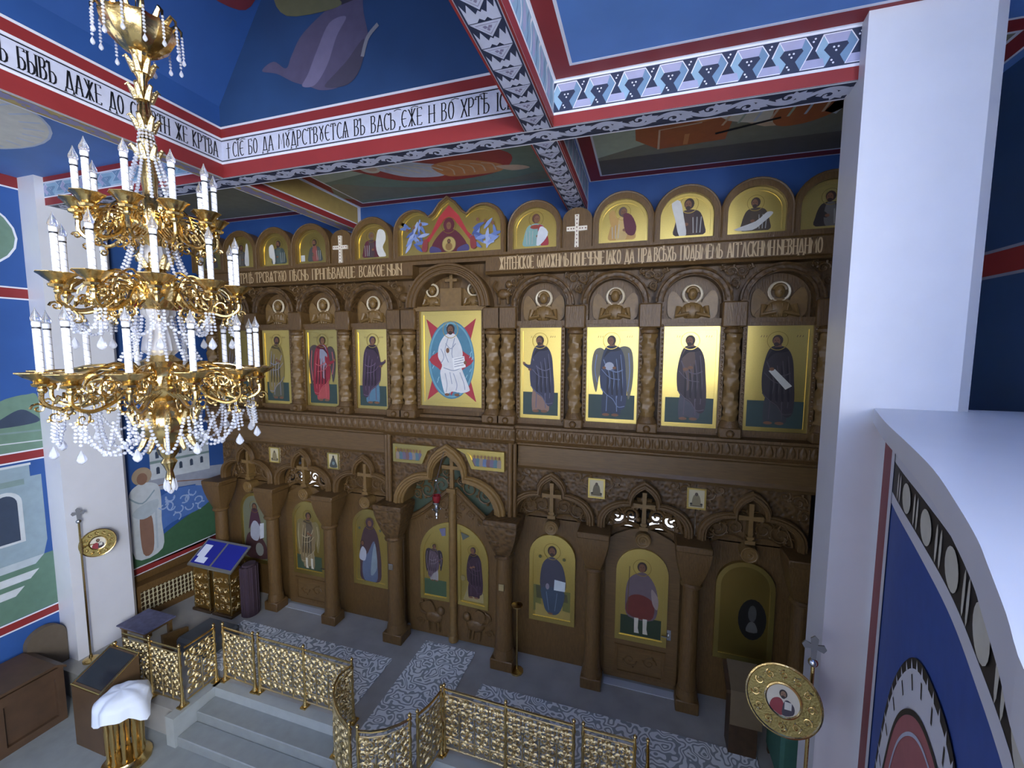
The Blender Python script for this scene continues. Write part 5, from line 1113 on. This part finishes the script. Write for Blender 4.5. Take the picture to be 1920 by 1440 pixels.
# tiers: (radius of candles, rim height, count, phase, cup radius, candle height, z of arm root, root radius)
TIERS = [(.605, 5.615, 12, .5, .105, .30, 5.50, .14), (.50, 6.235, 10, 0., .09, .27, 6.14, .12), (.375, 6.74, 10, .5, .08, .24, 6.62, .12)]
BASE_A = math.atan2(-CY, -CX)
cand0 = bulb0 = None
for ti, (R, zr, N, ph, cr, chh, za, ra_) in enumerate(TIERS):
    for i in range(N):
        a = BASE_A + 2*PI*(i+ph)/N
        ca_, sa_ = math.cos(a), math.sin(a)
        F = lambda u, v, d, ca_=ca_, sa_=sa_: (CX+u*ca_-d*sa_, CY+u*sa_+d*ca_, v)
        mb = MB(); k = R/.6
        mb.tube([F(u,v,0) for u, v in cat([(ra_-.02,za),(ra_+.10*k,za+.05),(R*.55,za-.06),(R*.82,za-.12),(R,za-.07),(R,zr-.09)], 5, False)], .013, 6)
        for (u, v, rr_, a0, sg) in ((R*.5,za-.12,.055*k,1.2,1),(R*.78,za-.05,.05*k,3.6,-1),(R*.92,za-.16,.05*k,2.0,1),(R*.38,za+.09,.065*k,-.5,1),(R*.6,za+.03,.045*k,.5,-1),(R*1.04,za-.1,.035*k,0.,1)):
            scr(mb, F, u, v, rr_, a0, sg, .0075, 0, 1.3, 12, sides=5, leaf=(rr_ > .04))
        mb.tube([F(u,v,0) for u, v in cat([(ra_,za+.04),(R*.4,za+.17),(R*.66,za+.10),(R*.74,za+.0)], 5, False)], .008, 5)
        mb.ball(F(R,zr-.1,0), .026, n=8, h=5)
        for q, (ru, rz) in enumerate(((.26,.15),(.20,.115),(.14,.08),(.08,.05))):
            uc = R*.56; mb.tube([F(uc+ru*k*math.cos(t), za+.01+rz*k*math.sin(t), 0) for t in [PI*i_/10 for i_ in range(11)]], .0055, 5)
        for q in range(6):
            u = ra_+(R-ra_)*(.1+.15*q); w_ = .035*k
            mb.tube([F(u,za-.03,-w_), F(u+.02,za-.075,0), F(u,za-.03,w_)], .009, 5)
        mb.build('arm', gold, ch, True)
        mb = MB(); mb.lathe([(.02,-.085),(.045,-.075),(.05,-.06),(.035,-.05),(.05,-.035),(cr*.75,-.02),(cr*.9,-.005),(cr*1.1,.008),(cr*1.1,.012),(cr*.85,.0),(.03,-.02),(.028,.015),(.02,.015)], F(R,zr,0), 16, lobes=(8,.05))
        mb.build('candle_cup', gold, ch, True)
        o = bpy.data.objects.new('candle', cand0.data) if (cand0 and cand0['t'] == ti) else None
        if o is None:
            mb = MB(); mb.lathe([(.019,0),(.019,chh-.012)], (0,0,0), 12, 0); mb.lathe([(.0205,chh-.014),(.0205,chh-.004)], (0,0,0), 12, 1); mb.lathe([(.017,chh-.006),(.022,chh+.01),(.02,chh+.03),(.008,chh+.035)], (0,0,0), 12, 2)
            me_o = mb.build('candle', [candlem, black, white], None, True); COL.objects.unlink(me_o); me = me_o.data; bpy.data.objects.remove(me_o)
            o = bpy.data.objects.new('candle', me)
            mb = MB(); mb.lathe([(.008,.015),(.021,.026),(.026,.042),(.024,.056),(.017,.074),(.009,.092),(.004,.108),(.002,.118)], (0,0,0), 12)
            b_o = mb.build('bulb', bulbm, None, True); COL.objects.unlink(b_o); bme = b_o.data; bpy.data.objects.remove(b_o)
            cand0 = o; o['t'] = ti; bulb0 = bme
        COL.objects.link(o); o.parent = ch; o.location = Vector(F(R,zr-.005,0))-OFF[ch.name]; o['t'] = ti
        bo = bpy.data.objects.new('bulb', bulb0); COL.objects.link(bo); bo.parent = o; bo.location = (0,0,chh)
    # garlands of beads between the arms
    if ti < 2:
        for i in range(N):
            a0, a1 = BASE_A+2*PI*(i+ph)/N, BASE_A+2*PI*(i+1+ph)/N
            mb = MB(); sag = (.24 if i % 2 else .17) if ti == 0 else .13
            r0, r1 = (R*.92, R*.92) if i % 2 == 0 else (R*.62, R*.62)
            zt = za-.2 if ti == 0 else za-.14
            pts = []
            for q in range(13):
                t = q/12; a = a0+(a1-a0)*t; rr_ = r0+(r1-r0)*t
                pts.append(cp(rr_, a, zt-sag*(1-(2*t-1)**2)))
            beads(mb, pts, .0115, .026)
            if i % 2 == 0:
                for q in (0, 12): mb.tube([pts[q], (pts[q][0],pts[q][1],za-.08)], .003, 4)
            mb.build('bead_garland', crystal, ch, True)
            mb = MB(); p0 = cp(R*.94, a0, zt)
            for q in (-1, 0, 1):
                b = a0+q*.06; beads(mb, [cp(R*.94,b,zt+.02), cp(R*.96,b,zt-.1-.04*(q == 0))], .010, .023)
            drop(mb, cp(R*.96, a0, zt-.15), .085, .026); mb.tube([cp(R*.94,a0,zt+.02), cp(R*.94,a0,za-.1)], .003, 4)
            mb.build('crystal_drop', crystal, ch, True)
        if ti == 0:
            for i in range(12):
                mb = MB(); a0 = BASE_A+2*PI*i/12
                beads(mb, [cp(.16+(.34)*t, a0, 5.16+.12*t-.17*(1-(2*t-1)**2)) for t in [q/9 for q in range(10)]], .0115, .026)
                mb.build('bead_swag', crystal, ch, True)
for (z0, r0, z1, r1, n, nm) in ((7.32,.035,6.80,.17,12,'bead_cone'),(6.58,.12,6.28,.2,12,'bead_cone'),(6.0,.13,5.68,.24,14,'bead_cone')):
    for i in range(n):
        mb = MB(); a = 2*PI*i/n; beads(mb, [cp(r0+(r1-r0)*t**1.6, a, z0+(z1-z0)*t) for t in [q/8 for q in range(9)]], .011, .025)
        mb.build('bead_strand', crystal, ch, True)
mb = MB()
for i in range(6): drop(mb, cp(.03, i*PI/3, 4.80-.01*(i%2)), .1, .016)
drop(mb, (CX,CY,4.74), .07, .02); mb.build('bottom_tassel', crystal, ch, True)

# ================================================================== BALUSTRADE
def post_mb(mb, x, y, h=1.07):
    mb.lathe([(.045,0),(.045,.05),(.03,.07),(.03,.12),(.022,.15),(.028,.2),(.02,.24),(.026,.3),(.018,.4),(.026,.46),(.017,.5),(.02,.62),(.028,.68),(.018,.72),(.02,.86),(.03,.9),(.018,.94),(.018,.99),(.012,1.01)], (x,y,0), 10)
    mb.ball((x,y,h-.035), .026, n=8, h=5); mb.lathe([(.01,0),(.003,.03)], (x,y,h-.02), 6)
    mb.box(x-.05, x+.05, y-.07, y+.07, 0, .025)
def along(path):
    pts = [Vector((p[0],p[1],0)) for p in path]; S = [0]
    for a, b in zip(pts[:-1], pts[1:]): S.append(S[-1]+(b-a).length)
    def F(s, z, d):
        s = max(0, min(S[-1]-1e-6, s))
        for i in range(len(S)-1):
            if s <= S[i+1]: break
        t = (s-S[i])/(S[i+1]-S[i]); p = pts[i].lerp(pts[i+1], t); v = (pts[i+1]-pts[i]).normalized()
        return (p.x-v.y*d, p.y+v.x*d, z)
    return F, S[-1]
def railing(label, path, posts):
    F, L = along(path)
    mid = F(L/2, 0, 0)
    t = thing('railing_section', label, 'railing', (mid[0], mid[1], 0), 'gilded altar railing sections')
    for s in posts:
        mb = MB(); q = F(s, 0, 0); post_mb(mb, q[0], q[1]); mb.build('post', gold, t, True)
    n = max(2, int(L/.08))
    mb = MB(); mb.tube([F(L*i/n, .975, 0) for i in range(n+1)], .017, 7); mb.build('top_rail', gold, t, True)
    mb = MB()
    for z, r in ((.09,.014),(.26,.010),(.90,.010)): mb.tube([F(L*i/n, z, 0) for i in range(n+1)], r, 5)
    c = max(1, round(L/.235)); w = L/c
    for i in range(c):
        s0 = i*w
        if i: mb.tube([F(s0,.1,0), F(s0,.62,0)], .011, 6); mb.ball(F(s0,.62,0), .018, n=6, h=4); mb.ball(F(s0,.14,0), .016, n=6, h=4)
        for (u, z, R, a0, sg) in ((.27,.78,.062,0,1),(.73,.78,.062,PI,-1),(.27,.64,.062,2,-1),(.73,.64,.062,1,1),(.27,.5,.062,0,1),(.73,.5,.062,PI,-1),(.27,.36,.062,2,-1),(.73,.36,.062,1,1),(.5,.86,.04,1.5,1),(.5,.71,.045,-1.5,1),(.5,.57,.045,1.5,-1),(.5,.43,.045,-1.5,1),(.5,.3,.04,1.5,1),(.25,.18,.055,0,1),(.75,.18,.055,PI,-1),(.03,.85,.045,0,1),(.03,.7,.045,1,1)):
            pts = spiral(u*w, z, R*min(1, w/.235), 1.25, a0, sg, 11, .25)
            mb.tube([F(s0+a, b, .006*math.sin(7*a+9*b)) for a, b in pts], [.017-.0007*q for q in range(11)], 4)
    mb.build('lattice_panel', goldd, t, True)
railing('straight gilded railing running from the sloped desk to the kerb corner, far left', [(-8.2,4.36),(-6.9,4.38)], [.62, 1.29])
railing('short gilded railing running back along the kerb, left end of the steps', [(-6.88,4.44),(-6.88,4.94)], [.48])
railing('short gilded railing panel at the back left corner of the steps', [(-6.76,4.99),(-6.06,4.97)], [.0, .69])
railing('long gilded railing above the left steps with a post in its middle', [(-5.97,4.98),(-4.10,4.98)], [.0, .94, 1.86])
railing('curved gilded railing, left half of the rounded bay', [(-4.08,4.95),(-4.13,4.74),(-4.08,4.58),(-3.98,4.42),(-3.83,4.28),(-3.65,4.16),(-3.38,4.04)], [.52, 1.25])
railing('curved gilded railing, front right of the rounded bay', [(-3.29,4.05),(-3.12,4.09),(-2.97,4.17),(-2.84,4.29),(-2.74,4.42)], [.0, .66])
railing('curved gilded railing, last short piece at the right of the rounded bay', [(-2.69,4.48),(-2.62,4.66),(-2.59,4.8),(-2.575,4.94)], [.0, .47])
railing('long gilded railing right of the rounded bay with a post in its middle', [(-2.55,4.97),(-.70,4.96)], [.0, .92, 1.84])
railing('short gilded railing panel at the right, next to the right pier side', [(-.59,4.96),(.05,4.97)], [.0, .63])
railing('short gilded railing turning forward at the far right end', [(.19,4.97),(.19,4.40)], [.0, .56])

# ================================================================== CARPETS
for (x0, x1, y0, y1, lab) in ((-7.9,-4.28,5.12,6.30,'grey damask carpet strip left of the runner'), (-2.5,1.7,5.12,6.27,'grey damask carpet strip right of the runner'), (-3.93,-2.88,4.12,6.92,'grey damask runner leading to the royal doors')):
    mb = MB(); mb.bevbox(x0, x1, y0, y1, 0.0, 0.014, .006)
    if x1-x0 < 1.2: mb = MB(); mb.prism([(x0,6.92),(x0,4.62),(-3.75,4.36),(-3.4,4.16),(-3.05,4.26),(x1,4.5),(x1,6.92)], F_up(0,0,0), 0.0, .014)
    o = mb.build('carpet', carpetm); tag(o, lab, 'carpet', 'grey carpets before the screen')

# ================================================================== FURNITURE, LEFT
lec = thing('lectern', 'brass double lectern with a sloping blue velvet desk at the left wall', 'lectern', (-8.7, 6.47, 0))
for x0, x1 in ((-9.28,-8.78), (-8.70,-8.18)):
    mb = MB(); mb.bevbox(x0+.03, x1-.03, 6.27, 6.64, .06, .96, .01)
    cab = mb.build('cabinet', mat('brass_panel', 'a8813e', .35, .9, bump=.8, scale=38), lec)
    for xx in (x0+.03, x1-.03):
        for yy in (6.27, 6.64):
            m2 = MB(); m2.lathe([(.03,0),(.03,.04),(.02,.08),(.028,.14),(.018,.2),(.018,.78),(.028,.84),(.02,.9),(.026,.98),(.012,1.06)], (xx,yy,.02), 8); m2.build('corner_post', gold, lec, True)
    m2 = MB()
    fr = F_front(x0, 6.265, 0); w = x1-x0
    for i in range(3):
        for j in range(4): scr(m2, fr, .1+.15*i, .2+.2*j, .07, (i+j), 1 if (i+j) % 2 else -1, .012, 0)
    m2.build('scrollwork', goldd, lec, True)
    MB().bevbox(x0-.02, x1+.02, 6.22, 6.69, 0, .06, .01).build('base', woodd, lec)
m2 = MB(); fr = F_left(-8.2, 0, 0)
for i in range(3):
    for j in range(4): scr(m2, fr, 6.33+.12*i, .2+.2*j, .06, i+j, 1 if (i+j) % 2 else -1, .012, .01)
m2.build('scrollwork', goldd, lec, True)
DZ = lambda y: 1.03+(y-6.2)*0.72
mb = MB(); mb.prism([(6.2,DZ(6.2)),(6.7,DZ(6.7)),(6.7,DZ(6.7)+.03),(6.2,DZ(6.2)+.03)], lambda u, v, d: (d, u, v), -9.34, -8.08)
mb.build('desk_frame', mat('pewter_frame', '9a9890', .35, .7), lec)
vel = mat('royal_blue_velvet', '16208c', .8)
for x0, x1 in ((-9.29,-8.74), (-8.68,-8.13)):
    MB().prism([(6.24,DZ(6.24)+.03),(6.66,DZ(6.66)+.03),(6.66,DZ(6.66)+.037),(6.24,DZ(6.24)+.037)], lambda u, v, d: (d, u, v), x0, x1).build('velvet_panel', vel, lec)
for (x0, x1, y0, y1, lab) in ((-9.26,-9.04,6.36,6.58,'tall white paper on the left half of the blue desk'), (-9.2,-8.92,6.26,6.36,'small white paper at the lower edge of the blue desk')):
    o = MB().prism([(y0,DZ(y0)+.038),(y1,DZ(y1)+.038),(y1,DZ(y1)+.043),(y0,DZ(y0)+.043)], lambda u, v, d: (d, u, v), x0, x1).build('paper', mat('paper', 'dfe4f4', .7)); tag(o, lab, 'paper', 'papers on the blue desk')
mb = MB(); vs = cat([(-8.02,6.36),(-7.86,6.4),(-7.82,6.56),(-7.9,6.68),(-8.04,6.66),(-8.08,6.5)], 4); mb.prism(vs, F_up(0,0,0), 0, 1.1); ctr = (-7.95,6.52)
mb.prism([((a-ctr[0])*.8+ctr[0],(b-ctr[1])*.8+ctr[1]) for a, b in vs], F_up(0,0,0), 1.1, 1.14)
for i in range(0, len(vs), 2): mb.tube([(vs[i][0],vs[i][1],.02),(vs[i][0],vs[i][1],1.1)], .018, 5)
o = mb.build('draped_stand', P_('3d2c36', .8), None, True); tag(o, 'dark purple cloth draped over a stand right of the blue-topped lectern', 'stand')
# lattice radiator cover and dado by the wall
rc = thing('radiator_cover', 'low wooden cover with a pale lattice grille between the left pier and lectern', 'radiator cover', (-9.95, 6.2, 0))
mb = MB(); A, B = Vector((-9.98,5.6,0)), Vector((-9.82,6.75,0)); Fr, L = along([A, B]); G = lambda s, z, d: Fr(s, z, -d)
mb.prism(rect(0,L,0,.14), G, -.1, .02); mb.prism(rect(0,L,.6,.72), G, -.1, .02); mb.prism(rect(0,.06,.14,.6), G, -.1, .02); mb.prism(rect(L-.06,L,.14,.6), G, -.1, .02)
mb.prism(rect(0,L,.72,.76), G, -.2, .05); mb.build('frame', wood, rc)
mb = MB()
for i in range(15):
    s = .06+(L-.12)*i/14; mb.tube([G(s,.14,0), G(s,.6,0)], .013, 5)
    for j in range(5): mb.ball(G(s,.18+.095*j,0), .026, n=6, h=4)
for j in range(5): mb.tube([G(.06,.18+.095*j,0), G(L-.06,.18+.095*j,0)], .008, 4)
mb.build('lattice_grille', mat('pale_lattice', 'b4aa88', .4), rc, True)
MB().prism(rect(.02,L-.02,.1,.64), G, -.12, -.08).build('backing', woodd, rc)
struct(MB().box(XL, XL+.05, 5.5, 7.4, .55, .88).build('trim_dado', wood))
# sloping display desk
dk = thing('display_desk', 'brown wooden desk with a sloping dark glass top and gilt edges, left of the steps', 'desk', (-7.95, 4.02, ZF))
zz = lambda y: .53+(y-3.74)*.52
mb = MB(); mb.prism([(3.74,ZF),(4.27,ZF),(4.27,zz(4.27)),(3.74,zz(3.74))], lambda u, v, d: (d, u, v), -8.35, -7.68); mb.build('body', mat('brown_veneer', '54402c', .45, var=.15, scale=4), dk)
MB().prism([(3.78,zz(3.78)),(4.23,zz(4.23)),(4.23,zz(4.23)+.012),(3.78,zz(3.78)+.012)], lambda u, v, d: (d, u, v), -8.31, -7.72).build('dark_glass', mat('dark_glass', '22242c', .12), dk)
mb = MB()
for x in (-8.35,-7.68): mb.tube([(x,3.74,zz(3.74)+.005),(x,4.27,zz(4.27)+.005)], .014, 6)
for y in (3.74,4.27): mb.tube([(-8.35,y,zz(y)+.005),(-7.68,y,zz(y)+.005)], .014, 6)
mb.ball((-8.25,4.27,zz(4.27)+.05), .035); mb.build('gilt_edge', gold, dk, True)
# round brass stand with a white cloth
st = thing('icon_stand', 'round brass stand with turned spindles, front left of the steps', 'stand', (-7.28, 3.8, ZF))
sx_, sy_ = -7.28, 3.8
MB().lathe([(.3,0),(.3,.04),(.24,.07),(.22,.1)], (sx_,sy_,ZF), 20).build('base', gold, st, True)
for i in range(10):
    a = 2*PI*i/10; m2 = MB(); m2.lathe([(.02,0),(.032,.05),(.02,.12),(.026,.3),(.03,.5),(.02,.62),(.03,.7),(.02,.76)], (sx_+.2*math.cos(a), sy_+.2*math.sin(a), ZF+.1), 8); m2.build('spindle', gold, st, True)
MB().lathe([(.24,0),(.26,.04),(.26,.1),(.2,.12)], (sx_,sy_,ZF+.85), 20).build('top_plate', gold, st, True)
mb = MB(); N_ = 40; K = 12; vs = []; rr = random.Random(8)
for i in range(K+1):
    t = i/K
    for j in range(N_):
        a = 2*PI*j/N_; lob = 1+.10*t*math.sin(5*a+.6)+.05*t*math.sin(9*a)
        drop_ = .36*max(0,t-.45)**1.1*(1+.35*math.sin(3*a+1.2)+.15*math.sin(7*a))
        r = (.02+.29*min(1,t*1.5)+.035*max(0,t-.6))*lob
        ex = .1*max(0,t-.5)*max(0,math.cos(a-.5))**4
        vs.append((sx_+(r+ex)*math.cos(a), sy_+(r+ex)*math.sin(a), ZF+1.16-.13*t*t-drop_+.02*math.sin(6*a+4*t)*t))
mb.add(vs, [(i*N_+j, i*N_+(j+1)%N_, (i+1)*N_+(j+1)%N_, (i+1)*N_+j) for i in range(K) for j in range(N_)]+[tuple(range(N_))])
o = mb.build('white_cloth', mat('white_linen', 'dfe6f2', .8), None, True, 80); tag(o, 'crumpled white linen cloth draped over the round brass stand', 'cloth')
# kliros bench and chair in the corner
kb = thing('choir_cabinet', 'large brown wooden cabinet with framed openings in the bottom left corner', 'cabinet', (-9.5, 3.4, ZF))
mb = MB(); x0, x1, y0, y1 = -9.95, -9.1, 2.5, 4.0
mb.prism([(y0,ZF),(y1,ZF),(y1,.42),(y1-.12,.5),(y0,.5)], lambda u, v, d: (d, u, v), x0, x1-.06)
bv = mat('brown_cabinet', '4e3a2a', .5, var=.2, scale=5); mb.build('body', bv, kb)
mb = MB(); fr = F_left(x1-.06, 0, 0)
for a, b in ((y0,y0+.1),(y0+.7,y0+.8),(y1-.1,y1)): mb.prism(rect(a,b,ZF+.12,.3), fr, 0, .06)
mb.prism(rect(y0,y1,.3,.46), fr, 0, .06); mb.prism(rect(y0,y1,ZF,ZF+.12), fr, 0, .06); mb.build('front_frame', bv, kb)
MB().prism([(y0-.05,.5),(y1-.1,.5),(y1+.03,.42),(y1+.03,.46),(y1-.09,.54),(y0-.05,.54)], lambda u, v, d: (d, u, v), x0-.03, x1+.03).build('top', bv, kb)
hb = MB(); hb.prism(archpts(.26, ZF+.02, .55, .8, 14, 4.22), F_left(-10.1,0,0), 0, .12); o = hb.build('rounded_chair_back', P_('5d5244', .7)); tag(o, 'rounded grey-brown chair back against the blue wall behind the choir cabinet', 'chair')
tb_ = thing('cloth_table', 'low table under a violet-grey cloth beside the foot of the left pier', 'table', (-8.95, 5.15, 0))
MB().bevbox(-9.3, -8.6, 4.9, 5.4, .44, .5, .02).build('tabletop', woodp, tb_)
for x in (-9.25,-8.65):
    for y in (4.95,5.35): MB().box(x-.03, x+.03, y-.03, y+.03, 0, .44).build('leg', woodp, tb_)
o = MB().bevbox(-9.34, -8.56, 4.87, 5.43, .501, .53, .012).build('table_cloth', mat('violet_cloth', '56566e', .8, var=.3, scale=12)); tag(o, 'violet-grey patterned cloth lying on the low table by the pier', 'cloth')
o = MB().prism([(5.05,0),(5.5,0),(5.5,.3),(5.05,.42)], lambda u, v, d: (d, u, v), -8.42, -8.36).build('wooden_board', woodp); tag(o, 'plain light brown board standing beside the low cloth-covered table', 'board')
mb = MB()
for (x0,x1,y0,y1,z0,z1) in ((-8.3,-7.5,5.2,5.9,0,.28),): mb.bevbox(x0,x1,y0,y1,z0,z1,.05)
o = mb.build('covered_box', P_('4d5052', .8)); tag(o, 'low dark grey covered box behind the left railing corner', 'box')

# ================================================================== STANDARDS (round icon fans on staffs)
def standard(label, base, disc_c, nrm, r, top, g):
    t = thing('church_standard', label, 'banner staff', base, 'round icon standards on staffs')
    x, y, z = base
    mb = MB(); mb.tube([(x,y,z+.03),(x,y,top)], .016, 8); mb.lathe([(.12,0),(.12,.03),(.03,.06),(.02,.12)], (x,y,z), 14); mb.build('staff', gold, t, True)
    MB().ball((x,y,top+.03), .04, n=12, h=8).build('ball_finial', silver, t, True)
    n = Vector(nrm).normalized(); u = Vector((0,0,1)).cross(n).normalized(); v = n.cross(u)
    f = lambda a, b, d: tuple(Vector(disc_c)+u*a+v*b+n*d)
    fx = lambda a, b, d: (x+u.x*a+n.x*d, y+u.y*a+n.y*d, top+.06+b)
    mb = MB(); mb.prism([(-.018,0),(.018,0),(.022,.1),(.07,.085),(.09,.12),(.07,.155),(.025,.14),(.03,.19),(0,.22),(-.03,.19),(-.025,.14),(-.07,.155),(-.09,.12),(-.07,.085),(-.022,.1)], fx, -.008, .008); mb.build('cross_finial', mat('grey_metal', '8a8c90', .4, .8), t)
    d = MB(); d.prism(ell(0,0,r,r,40), f, -.012, .004); disc = d.build('disc', mat('engraved_brass', '94854f', .42, .7, bump=.5, scale=60), t)
    m2 = MB(); m2.tube([f(a,b,0) for a, b in ell(0,0,r,r,40)], .012, 6, closed=True); m2.tube([f(a,b,.006) for a, b in ell(0,0,r*.48,r*.48,30)], .012, 6, closed=True)
    for i in range(12): q = 2*PI*i/12; scr(m2, f, r*.74*math.cos(q), r*.74*math.sin(q), r*.13, q, 1, .006, .006)
    m2.build('raised_rims', gold, disc, True)
    p = Painter(lambda a, b, dd: f(a, b, dd+.006), P_('cfc8b4')); q = r*.46
    p.poly(ell(0,0,q,q,30), 'cfc8b4', 0)
    p.poly([(-.75*q,-.6*q),(-.6*q,-.1*q),(-.2*q,.1*q),(.05*q,-.2*q),(0,-.9*q),(-.4*q,-.85*q)], '8a2c34', 3); p.poly([(.0,-.9*q),(.05*q,-.1*q),(.3*q,.1*q),(.65*q,-.2*q),(.6*q,-.7*q)], '3a3440', 3); p.poly([(.1*q,-.5*q),(.5*q,-.45*q),(.5*q,0),(.1*q,-.02*q)], 'c9c6ba', 0); head(p, 0, .38*q, .24*q, 0, '2c2220', '8d6a50'); finish_ = p.mb.build('medallion', p.mats, disc)
    dv = Vector(disc_c); mb = MB(); mb.tube([(x,y,dv.z), tuple(dv-n*.012)], .01, 6); mb.tube([(x,y,dv.z+.1),(x,y,dv.z-.1)], .024, 8); mb.build('bracket', gold, t, True)
standard('round gilded icon disc on a tall staff in front of the left pier', (-9.55,4.58,0.0), (-9.50,4.80,2.16), (.93,-.36,.05), .245, 2.62, 0)
standard('round gilded icon disc on a staff in front of the right pier, bottom right', (1.52,4.14,ZF), (1.28,4.05,2.66), (-.25,-.93,.28), .285, 2.98, 1)
# slender candle stand by the right big column
cs = thing('candle_stand', 'slender brass candle stand beside the big column right of the royal doors', 'candle stand', (-2.0, 6.72, 0))
MB().lathe([(.12,0),(.12,.03),(.02,.06),(.014,.3),(.02,.6),(.014,.9),(.018,1.2)], (-2.0,6.72,0), 10).build('stem', gold, cs, True)
MB().lathe([(.02,0),(.09,.03),(.1,.06),(.085,.05),(.02,.03)], (-2.0,6.72,1.2), 14).build('tray', gold, cs, True)
# dim corner at the right
an = thing('draped_lectern', 'dim lectern with a tan cloth before the last lower arch at the right', 'lectern', (1.5, 6.35, 0))
mb = MB(); mb.prism([(6.12,.98),(6.5,1.15),(6.5,1.2),(6.12,1.03)], lambda u, v, d: (d, u, v), 1.25, 1.75); mb.box(1.32,1.68,6.2,6.48,0,1.0); mb.build('desk', woodd, an)
MB().prism([(6.1,.55),(6.12,1.035),(6.5,1.205),(6.5,1.22),(6.1,1.05),(6.08,.55)], lambda u, v, d: (d, u, v), 1.3, 1.7).build('tan_cloth', P_('6b5c44', .8), an)
gt = thing('green_table', 'small table under a dark green cloth beside the right pier', 'table', (2.15, 6.1, 0))
MB().bevbox(1.85, 2.5, 5.8, 6.45, .1, .82, .04).build('green_cloth', P_('3d6a5c', .8), gt)
for x in (1.9,2.45):
    for y in (5.85,6.4): MB().box(x-.03,x+.03,y-.03,y+.03,0,.12).build('leg', woodd, gt)

# ================================================================== PARAPET at the right
lip = [(1.95,4.45),(1.67,3.65),(1.43,2.89),(1.23,2.28),(1.03,1.77),(.905,1.47),(.825,1.3),(.71,1.06),(.61,.86),(.52,.6),(.45,.2),(.42,-.3),(.42,-1.0)]
def offs(pts, d):
    out = []
    for i in range(len(pts)):
        a, b = pts[max(0,i-1)], pts[min(len(pts)-1,i+1)]; t = (b[0]-a[0], b[1]-a[1]); l = math.hypot(*t)
        out.append((pts[i][0]-t[1]/l*d, pts[i][1]+t[0]/l*d))
    return out
inn = offs(lip, .1)
mb = MB(); mb.prism(inn+[(XR-.0,-1.0),(XR-.0,4.6),(2.68,4.6),(2.68,4.46),(2.06,4.46)], F_up(0,0,0), ZF, 5.12)
par = struct(mb.build('wall_parapet', plaster))
mb = MB(); pts = cat(lip, 4, False)
mb.prism(pts+[(XR,-1.0),(XR,4.62),(2.68,4.62),(2.68,4.465),(1.97,4.465)], F_up(0,0,0), 5.14, 5.27)
struct(mb.build('trim_parapet_slab', slabw))
F, L = along(cat(inn, 5, False)); G = lambda s, z, d: F(s, z, -d)
p = MB()
def spoly(s0, s1, za, zb, mi, d=.004, n=40):
    ss = [s0+(s1-s0)*i/n for i in range(n+1)]; p.strip([(s,(za+zb)/2) for s in ss], abs(zb-za), G, d, mi)
PM = [red, white, P_('2d2a26'), P_('dad8c8'), P_('3558a6'), P_('b26a70'), P_('c8cde0')]
spoly(0, 4.6, ZF, 5.12, 4, .003)
spoly(0, 4.6, 5.03, 5.12, 0, .004); spoly(0, 4.6, 4.95, 5.03, 1, .005); spoly(.66, 4.6, 4.72, 4.95, 2, .006); spoly(.66, 4.6, 4.635, 4.72, 1, .007)
spoly(0, .5, ZF, 5.12, 0, .008, 8)
spoly(.5, .66, ZF, 5.03, 1, .010, 6)
for i in range(7):
    s = 1.22+.53*i
    p.poly(ell(s, 4.835, .125, .095, 18), G, .012, 3)
    for q in (-.30, -.22): p.poly(ell(s+q, 4.835, .022, .1, 8), G, .012, 3)
def under(curve, mi, d):                                   # fill from the floor up to a curve, following the bend of the wall
    n = len(curve); p.add([G(a,ZF,d) for a, b in curve]+[G(a,b,d) for a, b in curve], [(i,i+1,n+i+1,n+i) for i in range(n-1)], mi)
A0 = cat([(.84,ZF),(.85,1.6),(.93,2.3),(1.08,2.95),(1.34,3.58),(1.75,4.02),(2.2,4.15),(2.75,4.12),(3.2,3.7),(3.5,3.0),(3.6,ZF)], 8, False)
A1 = cat([(1.02,ZF),(1.04,1.6),(1.12,2.4),(1.28,3.0),(1.5,3.5),(1.84,3.82),(2.2,3.95),(2.6,3.92),(3.0,3.5),(3.25,2.8),(3.32,ZF)], 8, False)
p.strip(A0, .11, G, .0105, 2); under(A0, 1, .012)
for i in range(1, len(A0)-1):
    a, b = A0[i-1], A0[i+1]; l = math.hypot(b[0]-a[0], b[1]-a[1]); nx, ny = -(b[1]-a[1])/l, (b[0]-a[0])/l
    if i % 2 == 0: p.poly([(A0[i][0]-.02*ny, A0[i][1]+.02*nx), (A0[i][0]+.05*nx, A0[i][1]+.05*ny), (A0[i][0]+.02*ny, A0[i][1]-.02*nx)], G, .0125, 1)
    if i % 4 == 0: p.strip([(A0[i][0]-.03*nx, A0[i][1]-.03*ny), (A0[i][0]-.11*nx, A0[i][1]-.11*ny)], .025, G, .014, 2)
under(A1, 5, .014); p.strip(A1, .03, G, .016, 2)
p.strip([(2.2+(a-2.2)*.9, b-.1) for a, b in A1[4:-4]], .02, G, .016, 6)
p.build('painted_front', PM, par)
